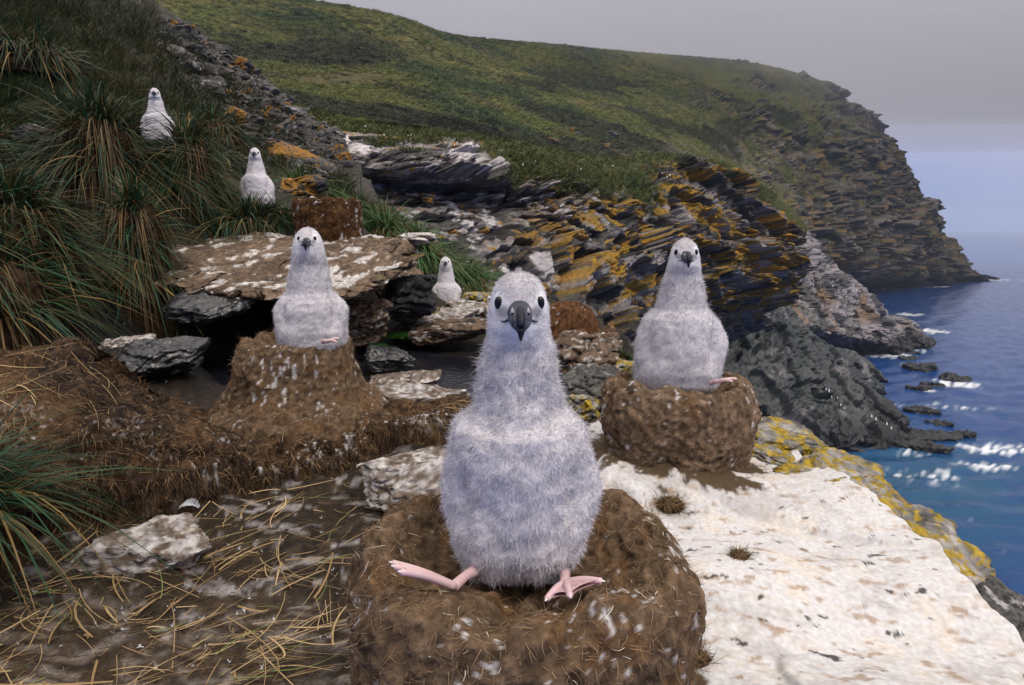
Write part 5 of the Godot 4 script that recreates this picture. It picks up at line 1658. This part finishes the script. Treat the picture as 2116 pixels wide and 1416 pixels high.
func make_litter() -> void:
	var hr := Hair.new()
	var gold_a := Color(0.20, 0.125, 0.055)
	var gold_b := Color(0.43, 0.31, 0.165)
	for k in 900:
		var px := rnd(-80, 900)
		var py := rnd(1000, 1440)
		if px > 720 and py > 1080: continue
		if py < 1140 - 0.24 * px and px < 500: continue
		var w := place(px, py)
		var dens := nf.get_noise_2d(w.x * 4.0, w.z * 7.0)
		if dens < -0.05 and rng.randf() < 0.7: continue
		var an := rng.randfn() * 0.5 + 0.2 + 2.2 * n1.get_noise_2d(w.x * 2.5, w.z * 2.5)
		var lay := rnd(0.03, 0.16) if rng.randf() < 0.8 else rnd(0.15, 0.34)
		var d := Vector3(cos(an), 0, -sin(an)) * lay
		var far := on_ground(w.x + d.x, w.z + d.z, 0.006)
		d = far - w
		var col := mixc(gold_a, gold_b, rng.randf())
		if rng.randf() < 0.12: col = Color(0.13, 0.16, 0.05)
		var side := Vector3(-d.z, 0, d.x).normalized() + Vector3(0, rnd(-0.5, 0.5), 0)
		var bend := Vector3(rng.randfn(), 0, rng.randfn()) * lay * 0.34
		hr.add(w + Vector3(0, rnd(0.002, 0.014), 0), d - bend, bend + Vector3(0, rnd(-0.004, 0.012), 0), rnd(0.0006, 0.0014) if rng.randf() < 0.85 else rnd(0.0018, 0.003), side, col, 6, 0.5)
	var o := put("straw", hr.mesh(), mats["strand"])
	tag(o, "loose yellow straw strewn over the ground before the peat bank", "straw", "", "stuff")
	# short fibres trodden into the foreground
	hr = Hair.new()
	for k in 26000:
		var px := rnd(-60, 1000)
		var py := rnd(900, 1440)
		var w := place(px, py)
		var d := Vector3(rng.randfn() + 0.8, rng.randf() * 0.3, rng.randfn() * 0.6).normalized() * rnd(0.008, 0.035)
		hr.add(w + Vector3(0, 0.003, 0), d, rdir() * 0.008, rnd(0.0004, 0.0009), Vector3(-d.z, 0.2, d.x).normalized(), mixc(Color(0.07, 0.045, 0.025), Color(0.36, 0.25, 0.14), rng.randf() * rng.randf()), 2)
	o = put("ground_fibres", hr.mesh(), mats["strand"])
	tag(o, "matted brown and pale fibres trodden into the ground", "fibres", "", "stuff")
	# scraps of white down
	hr = Hair.new()
	for k in 240:
		var px := rnd(-20, 760)
		var py := rnd(640, 1400)
		var w := place(px, py)
		if -w.z > 6.0: continue
		var s := rnd(0.003, 0.010)
		for m in 7:
			hr.add(w + Vector3(0, 0.006, 0), (rdir() + Vector3(0, 0.5, 0)) * s, rdir() * s * 0.4, s * 0.14, rdir(), Color(0.72, 0.71, 0.74), 2)
	o = put("down_scraps", hr.mesh(), mats["down"])
	tag(o, "scraps of white down scattered over peat and straw", "feathers", "", "stuff")
	# wet green moss between the rocks by the puddle
	for q in [[832, 688, 4.55, 0.13, "bright green moss under the overhanging brown slab"], [782, 712, 4.2, 0.08, "small green moss cushion beside the dark wet stone"]]:
		var mw := at(q[0], q[1], q[2])
		mw.y = maxf(ground(mw.x, mw.z), mw.y - 0.02)
		var mt := thing("moss", mw, q[4], "moss", "moss by the puddle")
		var mh := Hair.new()
		for k in 900:
			var an := rng.randf() * TAU
			var rr: float = sqrt(rng.randf()) * q[3]
			mh.add(Vector3(cos(an) * rr, 0.03 * (1.0 - rr / q[3]) - 0.01, sin(an) * rr * 0.7), Vector3(rng.randfn() * 0.5, 1, rng.randfn() * 0.5) * rnd(0.006, 0.016), rdir() * 0.004, 0.0022, rdir(), mixc(Color(0.02, 0.09, 0.012), Color(0.06, 0.20, 0.02), rng.randf()), 2)
		var mc := put("cushion", ball(Vector3(q[3] * 0.95, 0.03, q[3] * 0.66), Color(0.015, 0.05, 0.01), 12), mats["peat"], mt)
		var mb := put("shoots", mh.mesh(), mats["blade"], mt)
		mb.set_meta("kind", "stuff")
	# one curled grey feather
	var w := place(388, 1062) + Vector3(0, 0.012, 0)
	var t := thing("feather", w, "curled pale grey feather lying on the straw below the peat bank", "feather")
	# vane of many barbs, curling up from the shaft
	var line := [Vector3(-0.034, 0.004, 0.006), Vector3(-0.012, 0.020, 0.004), Vector3(0.014, 0.020, 0.0), Vector3(0.034, 0.006, -0.004)]
	var barbs := Hair.new()
	for k in 260:
		var u := rng.randf()
		var x := u * 3.0
		var r := mini(int(x), 2)
		var on: Vector3 = cr(line[maxi(r - 1, 0)], line[r], line[r + 1], line[mini(r + 2, 3)], x - r)
		var e := 1.0 if k % 2 == 0 else -1.0
		var wide := 0.020 * sin(PI * (0.12 + 0.8 * u))
		var dir := Vector3(0.45, -0.35 * e + 0.1, e * 0.8).normalized() * wide * rnd(0.8, 1.1)
		barbs.add(on, dir, Vector3(0.25, 0.30, -0.2 * e) * wide, 0.0007, Vector3(1, 0.2, 0), mixc(Color(0.34, 0.36, 0.41), Color(0.60, 0.61, 0.66), rng.randf()), 3, 0.4)
	var vane := put("vane", barbs.mesh(), mats["down"], t)
	vane.set_meta("kind", "stuff")
	put("shaft", tube(line, [0.0011, 0.0010, 0.0008, 0.0004], Color(0.6, 0.58, 0.55), 6), mats["skin"], t)
	# brown clods on the white shelf
	var clod_i := 0
	for q in [[1528, 1150, 0.034, "round brown clod of fibres on the white shelf"], [1385, 1045, 0.060, "matted brown clump of peat behind the nearest nest"], [1340, 1075, 0.04, "torn tuft of brown peat lying against the nearest nest"], [1430, 1365, 0.05, "loose clump of dry fibres at the foot of the nearest nest"]]:
		var cw := at(q[0], q[1], 1.0)
		var dd := 0.6
		while dd < 4.0:
			cw = at(q[0], q[1], dd)
			if cw.y <= shelf_at(cw.x, -cw.z).x + 0.006: break
			dd *= 1.01
		var ct_ := thing("peat_clod", cw, q[3], "clod", "clods of peat on the shelf")
		var m := rock_mesh(Vector3(q[2] * 1.7, q[2], q[2] * 1.4), 200.0 + clod_i, 1, 20, 0.0, 0.5)
		var hh := Hair.new()
		for k in 420:
			var d := rdir()
			var on: Vector3 = d * Vector3(q[2] * 0.75, q[2] * 0.45, q[2] * 0.6)
			var along := d.cross(rdir()).normalized()
			hh.add(on, along * q[2] * rnd(0.4, 1.1) + d * 0.004, rdir() * q[2] * 0.4, 0.0007, d.cross(along), mixc(Color(0.05, 0.03, 0.015), Color(0.22, 0.14, 0.07), rng.randf()), 3)
		var core := ball(Vector3(q[2] * 0.72, q[2] * 0.42, q[2] * 0.58), Color(0.055, 0.034, 0.02), 16)
		put("core", core, mats["nest"], ct_)
		var ff := put("fibres", hh.mesh(), mats["strand"], ct_)
		ff.set_meta("kind", "stuff")
		clod_i += 1

func make_far_birds() -> void:
	# standing birds a few pixels tall: body, and a dark back on some
	var prof := [Vector3(0.001, 0.0, 0), Vector3(0.07, 0.02, 0), Vector3(0.12, 0.14, 0), Vector3(0.115, 0.26, 0), Vector3(0.07, 0.38, 0), Vector3(0.055, 0.45, 0), Vector3(0.05, 0.50, 0), Vector3(0.001, 0.54, 0)]
	var kinds := []
	for k in 2:
		var p := PackedVector3Array()
		var c := PackedColorArray()
		for j in prof.size():
			for i in 11:
				var an := TAU * i / 10.0
				var r: Vector3 = prof[prof.size() - 1 - j]
				p.append(Vector3(sin(an) * r.x, r.y, cos(an) * r.x * 1.15 + (0.03 if r.y > 0.4 else 0.0)))
				var dark := Color(0.02, 0.02, 0.024)
				c.append((Color(0.8, 0.79, 0.8) if k == 0 or cos(an) > 0.35 and r.y < 0.4 else dark))
		kinds.append(grid_mesh(p, c, 11, prof.size()))
	var rows := [
		[bins_colony, 1660, 560, 1850, 640, 34, 1, "small dark bird standing in the colony on the pale spur", "birds on the pale spur", 1.1],
		[bins_slab, 1700, 790, 1745, 850, 9, 1, "black and white seabird standing on the dark sea slabs", "birds on the sea slabs", 1.3],
		[bins_slab, 1790, 850, 1860, 900, 4, 0, "white seabird resting low on the dark sea slabs", "white birds on the sea slabs", 1.2],
		[bins_cliff, 740, 262, 1010, 300, 16, 0, "tiny white seabird sitting along the grassy ledge over the ravine", "birds on the ledge", 0.22],
		[bins_cliff, 1080, 330, 1460, 370, 10, 0, "tiny white seabird on top of the lichened cliff", "birds on the cliff top", 0.3]]
	for r in rows:
		for k in r[5]:
			var t := rng.randf()
			var px := lerpf(r[1], r[3], t)
			var py := lerpf(r[2], r[4], clampf(t + rnd(-0.25, 0.25), 0.0, 1.0))
			var w := surface_near(r[0], px, py, Vector3.ZERO)
			if w == Vector3.ZERO: continue
			var o := put("seabird", kinds[r[6]], mats["skin"])
			o.position = w + Vector3(0, -0.05, 0)
			o.rotation_degrees.y = rnd(-90, 90)
			o.scale = Vector3.ONE * r[9]
			tag(o, r[7], "bird", r[8])

func make_skerries() -> void:
	var r := [[1905, 764, 8.0, 1.6, "largest black skerry in the surf beyond the sea slabs"], [1968, 785, 7.0, 1.3, "long black skerry farthest out from the sea slabs"], [1928, 798, 4.5, 1.1, "small black skerry between the larger two"], [1898, 804, 5.0, 1.0, "black skerry nearest the sea slabs' corner"], [1880, 742, 6.0, 0.7, "low awash rock off the pale spur"], [1905, 850, 6.5, 0.9, "flat dark reef below the skerries"], [1945, 878, 5.0, 0.7, "small dark reef beside the white surf"], [1930, 905, 11.0, 1.0, "broad brown reef off the tip of the sea slabs"], [1985, 900, 5.0, 0.8, "outer tip of the brown reef in the foam"], [1905, 925, 8.0, 0.9, "inner end of the brown reef"]]
	var k := 0
	for q in r:
		var w := sea_at(q[0], q[1])
		var o := put("skerry", rock_mesh(Vector3(q[2], q[3] * 1.7, q[2] * 0.55), 300.0 + k * 7.0, 2, 30, 0.1, 0.7), mats["wet_cliff"])
		o.position = w + Vector3(0, -0.1 * q[3], 0)
		o.rotation_degrees.y = rnd(-25, 5)
		tag(o, q[4], "rock", "skerries in the surf")
		k += 1

func make_birds_and_nests() -> void:
	var peat := Color(0.150, 0.098, 0.062)
	# nearest nest and chick
	var base := at(1075, 1205, 0.985)
	base.x += 0.0
	var rim := EYE.y - 0.525
	var foot_y := EYE.y - 0.87
	var c0 := Vector3(at(1075, 1180, 1.0).x, foot_y, -1.0)
	var h := rim - foot_y
	nest(c0, [[0.001, h - 0.050], [0.08, h - 0.050], [0.140, h - 0.044], [0.180, h - 0.024], [0.212, h - 0.002], [0.242, h + 0.004], [0.274, h - 0.012], [0.294, h - 0.05], [0.300, h - 0.10], [0.296, h - 0.17], [0.290, h - 0.25], [0.30, -0.02], [0.31, -0.10]], "big brown mud nest nearest to the viewer", 3.0, 17000, peat, 0.16, 240, 150)
	var cb := Vector3(c0.x - 0.005, rim - 0.046, -0.985)
	var ck := chick(cb, 1.0, STRETCHED, 1.0, 1.0, 110000, "largest fluffy grey chick with pink feet on the nearest nest")
	var own := func(px: float, py: float, d: float) -> Vector3: return ck.to_local(at(px, py, d))
	web_foot(ck, own.call(985, 1178, 0.90), own.call(938, 1212, 0.845), [own.call(829, 1182, 0.795), own.call(816, 1171, 0.825), own.call(811, 1163, 0.86)])
	web_foot(ck, own.call(1166, 1186, 0.90), own.call(1168, 1206, 0.855), [own.call(1130, 1238, 0.80), own.call(1178, 1232, 0.79), own.call(1243, 1201, 0.825)])
	# right nest and chick
	var c1 := Vector3(at(1403, 800, 2.25).x, EYE.y - 0.86, -2.25)
	h = 0.86 - 0.548
	nest(c1, [[0.001, h - 0.05], [0.10, h - 0.05], [0.155, h - 0.035], [0.184, h - 0.008], [0.205, h + 0.008], [0.234, h - 0.002], [0.262, h - 0.04], [0.276, h - 0.09], [0.278, h - 0.14], [0.270, h - 0.19], [0.256, h - 0.24], [0.250, h - 0.30], [0.252, -0.06]], "round barrel shaped mud nest on the white shelf", 13.0, 6500, Color(0.200, 0.135, 0.090), 0.1, 200, 120, 0.65)
	ck = chick(Vector3(at(1398, 780, 2.25).x, EYE.y - 0.580, -2.25), -8.0, BROAD, 1.08, 5.0, 50000, "upright fluffy chick on the barrel shaped nest by the sea", 0.8)
	web_foot(ck, ck.to_local(at(1470, 792, 2.09)), ck.to_local(at(1484, 789, 2.06)), [ck.to_local(at(1512, 788, 2.01)), ck.to_local(at(1521, 783, 2.05))])
	# left nest and chick
	var c2 := Vector3(at(615, 800, 2.60).x, EYE.y - 0.79, -2.60)
	h = 0.79 - 0.455
	nest(c2, [[0.001, h - 0.045], [0.10, h - 0.045], [0.150, h - 0.03], [0.178, h - 0.006], [0.200, h + 0.004], [0.221, h - 0.010], [0.238, h - 0.05], [0.254, h - 0.11], [0.274, h - 0.17], [0.300, h - 0.22], [0.335, h - 0.26], [0.365, h - 0.30], [0.38, -0.09]], "tapering brown nest with white streaks on the peat bank", 23.0, 10000, Color(0.160, 0.105, 0.066), 0.10, 200, 120)
	ck = chick(Vector3(at(640, 700, 2.52).x, EYE.y - 0.492, -2.56), 12.0, SQUAT, 0.98, 9.0, 48000, "pale round headed chick on the tapering nest", 0.7)
	web_foot(ck, ck.to_local(at(668, 706, 2.36)), ck.to_local(at(676, 706, 2.33)), [ck.to_local(at(694, 706, 2.29)), ck.to_local(at(699, 700, 2.31))])
	# mud pillar nest, with a small head behind it
	var c3 := at(680, 481, 5.2)
	nest(c3, [[0.001, 0.24], [0.14, 0.24], [0.2, 0.255], [0.235, 0.265], [0.255, 0.24], [0.262, 0.18], [0.262, 0.10], [0.265, 0.0], [0.27, -0.15]], "square topped reddish mud pillar nest behind the broad slab", 33.0, 5000, Color(0.085, 0.040, 0.018), 0.0, 110, 70, 1.4)
	chick(at(650, 475, 5.75), 10.0, SQUAT, 0.58, 12.0, 1500, "chick almost hidden behind the mud pillar nest", 0.35)
	# chicks on the slope
	chick(at(534, 428, 5.85), 14.0, BROAD, 1.02, 15.0, 5000, "chick sitting among green tussock on the slope", 0.5)
	chick(at(330, 300, 6.3), 22.0, BROAD, 1.02, 19.0, 4500, "uppermost chick between two dark tussocks", 0.5)
	# the small one in the middle distance
	nest(at(918, 645, 6.45), [[0.001, 0.06], [0.12, 0.06], [0.19, 0.085], [0.225, 0.08], [0.25, 0.03], [0.27, -0.1]], "low brown nest under the small chick", 43.0, 2500, Color(0.12, 0.07, 0.045), 0.6, 90, 50, 1.3)
	chick(at(923, 634, 6.4), 5.0, SQUAT, 1.0, 25.0, 5000, "small chick in the middle distance before the grass bank", 0.5)
	nest(at(970, 640, 6.9), [[0.001, 0.14], [0.10, 0.14], [0.15, 0.16], [0.185, 0.13], [0.20, 0.05], [0.21, -0.1]], "small dark mud nest right of the small chick", 47.0, 1500, Color(0.10, 0.06, 0.04), 0.7, 80, 40, 1.3)
	chick(at(957, 633, 7.1), -10.0, SQUAT, 0.42, 28.0, 1200, "tiny grey chick huddled behind the small dark nest", 0.35)
	chick(at(1012, 655, 6.0), 8.0, SQUAT, 0.40, 31.0, 1200, "little head peeping out beside the nearest chick's neck", 0.35)
	# crumbling old nests behind the boulder
	nest(at(1170, 715, 4.3), [[0.001, 0.30], [0.08, 0.30], [0.16, 0.26], [0.22, 0.14], [0.26, 0.0], [0.30, -0.2]], "crumbling peat mound behind the nearest chick's shoulder", 53.0, 2600, Color(0.13, 0.062, 0.030), 0.0, 90, 50, 1.2)
	nest(at(1246, 712, 4.6), [[0.001, 0.10], [0.06, 0.10], [0.09, 0.09], [0.11, 0.02], [0.12, -0.1]], "little reddish peat mound left of the right chick", 57.0, 1200, Color(0.11, 0.052, 0.028), 0.0, 70, 40, 1.2)

# ---------------------------------------------------------------- all of it
func _ready() -> void:
	rng.seed = 20240611
	n1.noise_type = FastNoiseLite.TYPE_SIMPLEX_SMOOTH
	n1.frequency = 1.0
	n1.seed = 4
	n1.fractal_type = FastNoiseLite.FRACTAL_NONE
	nf.noise_type = FastNoiseLite.TYPE_SIMPLEX_SMOOTH
	nf.frequency = 1.0
	nf.seed = 9
	nf.fractal_type = FastNoiseLite.FRACTAL_FBM
	nf.fractal_octaves = 4
	nr.noise_type = FastNoiseLite.TYPE_SIMPLEX_SMOOTH
	nr.frequency = 1.0
	nr.seed = 15
	nr.fractal_type = FastNoiseLite.FRACTAL_RIDGED
	nr.fractal_octaves = 4
	set_light()
	make_materials()
	make_sea()
	make_hill()
	make_ravine_cliff()
	make_lower_rocks()
	print("far ", Time.get_ticks_msec())
	make_ground()
	make_ledge()
	make_bank()
	make_pools()
	print("near ", Time.get_ticks_msec())
	bins_hill = bin_points(hill_p)
	bins_cliff = bin_points(cliff_p)
	bins_colony = bin_points(colony_p)
	bins_slab = bin_points(slab_p)
	make_rocks()
	make_skerries()
	print("rocks ", Time.get_ticks_msec())
	make_birds_and_nests()
	print("birds ", Time.get_ticks_msec())
	make_grass()
	make_litter()
	make_far_birds()
	mist(Vector3(120, 176, -430), Vector3(2600, 130, 480), 0.0030)
	mist(Vector3(110, 180, -440), Vector3(2700, 180, 560), 0.0018)
	print("all ", Time.get_ticks_msec())
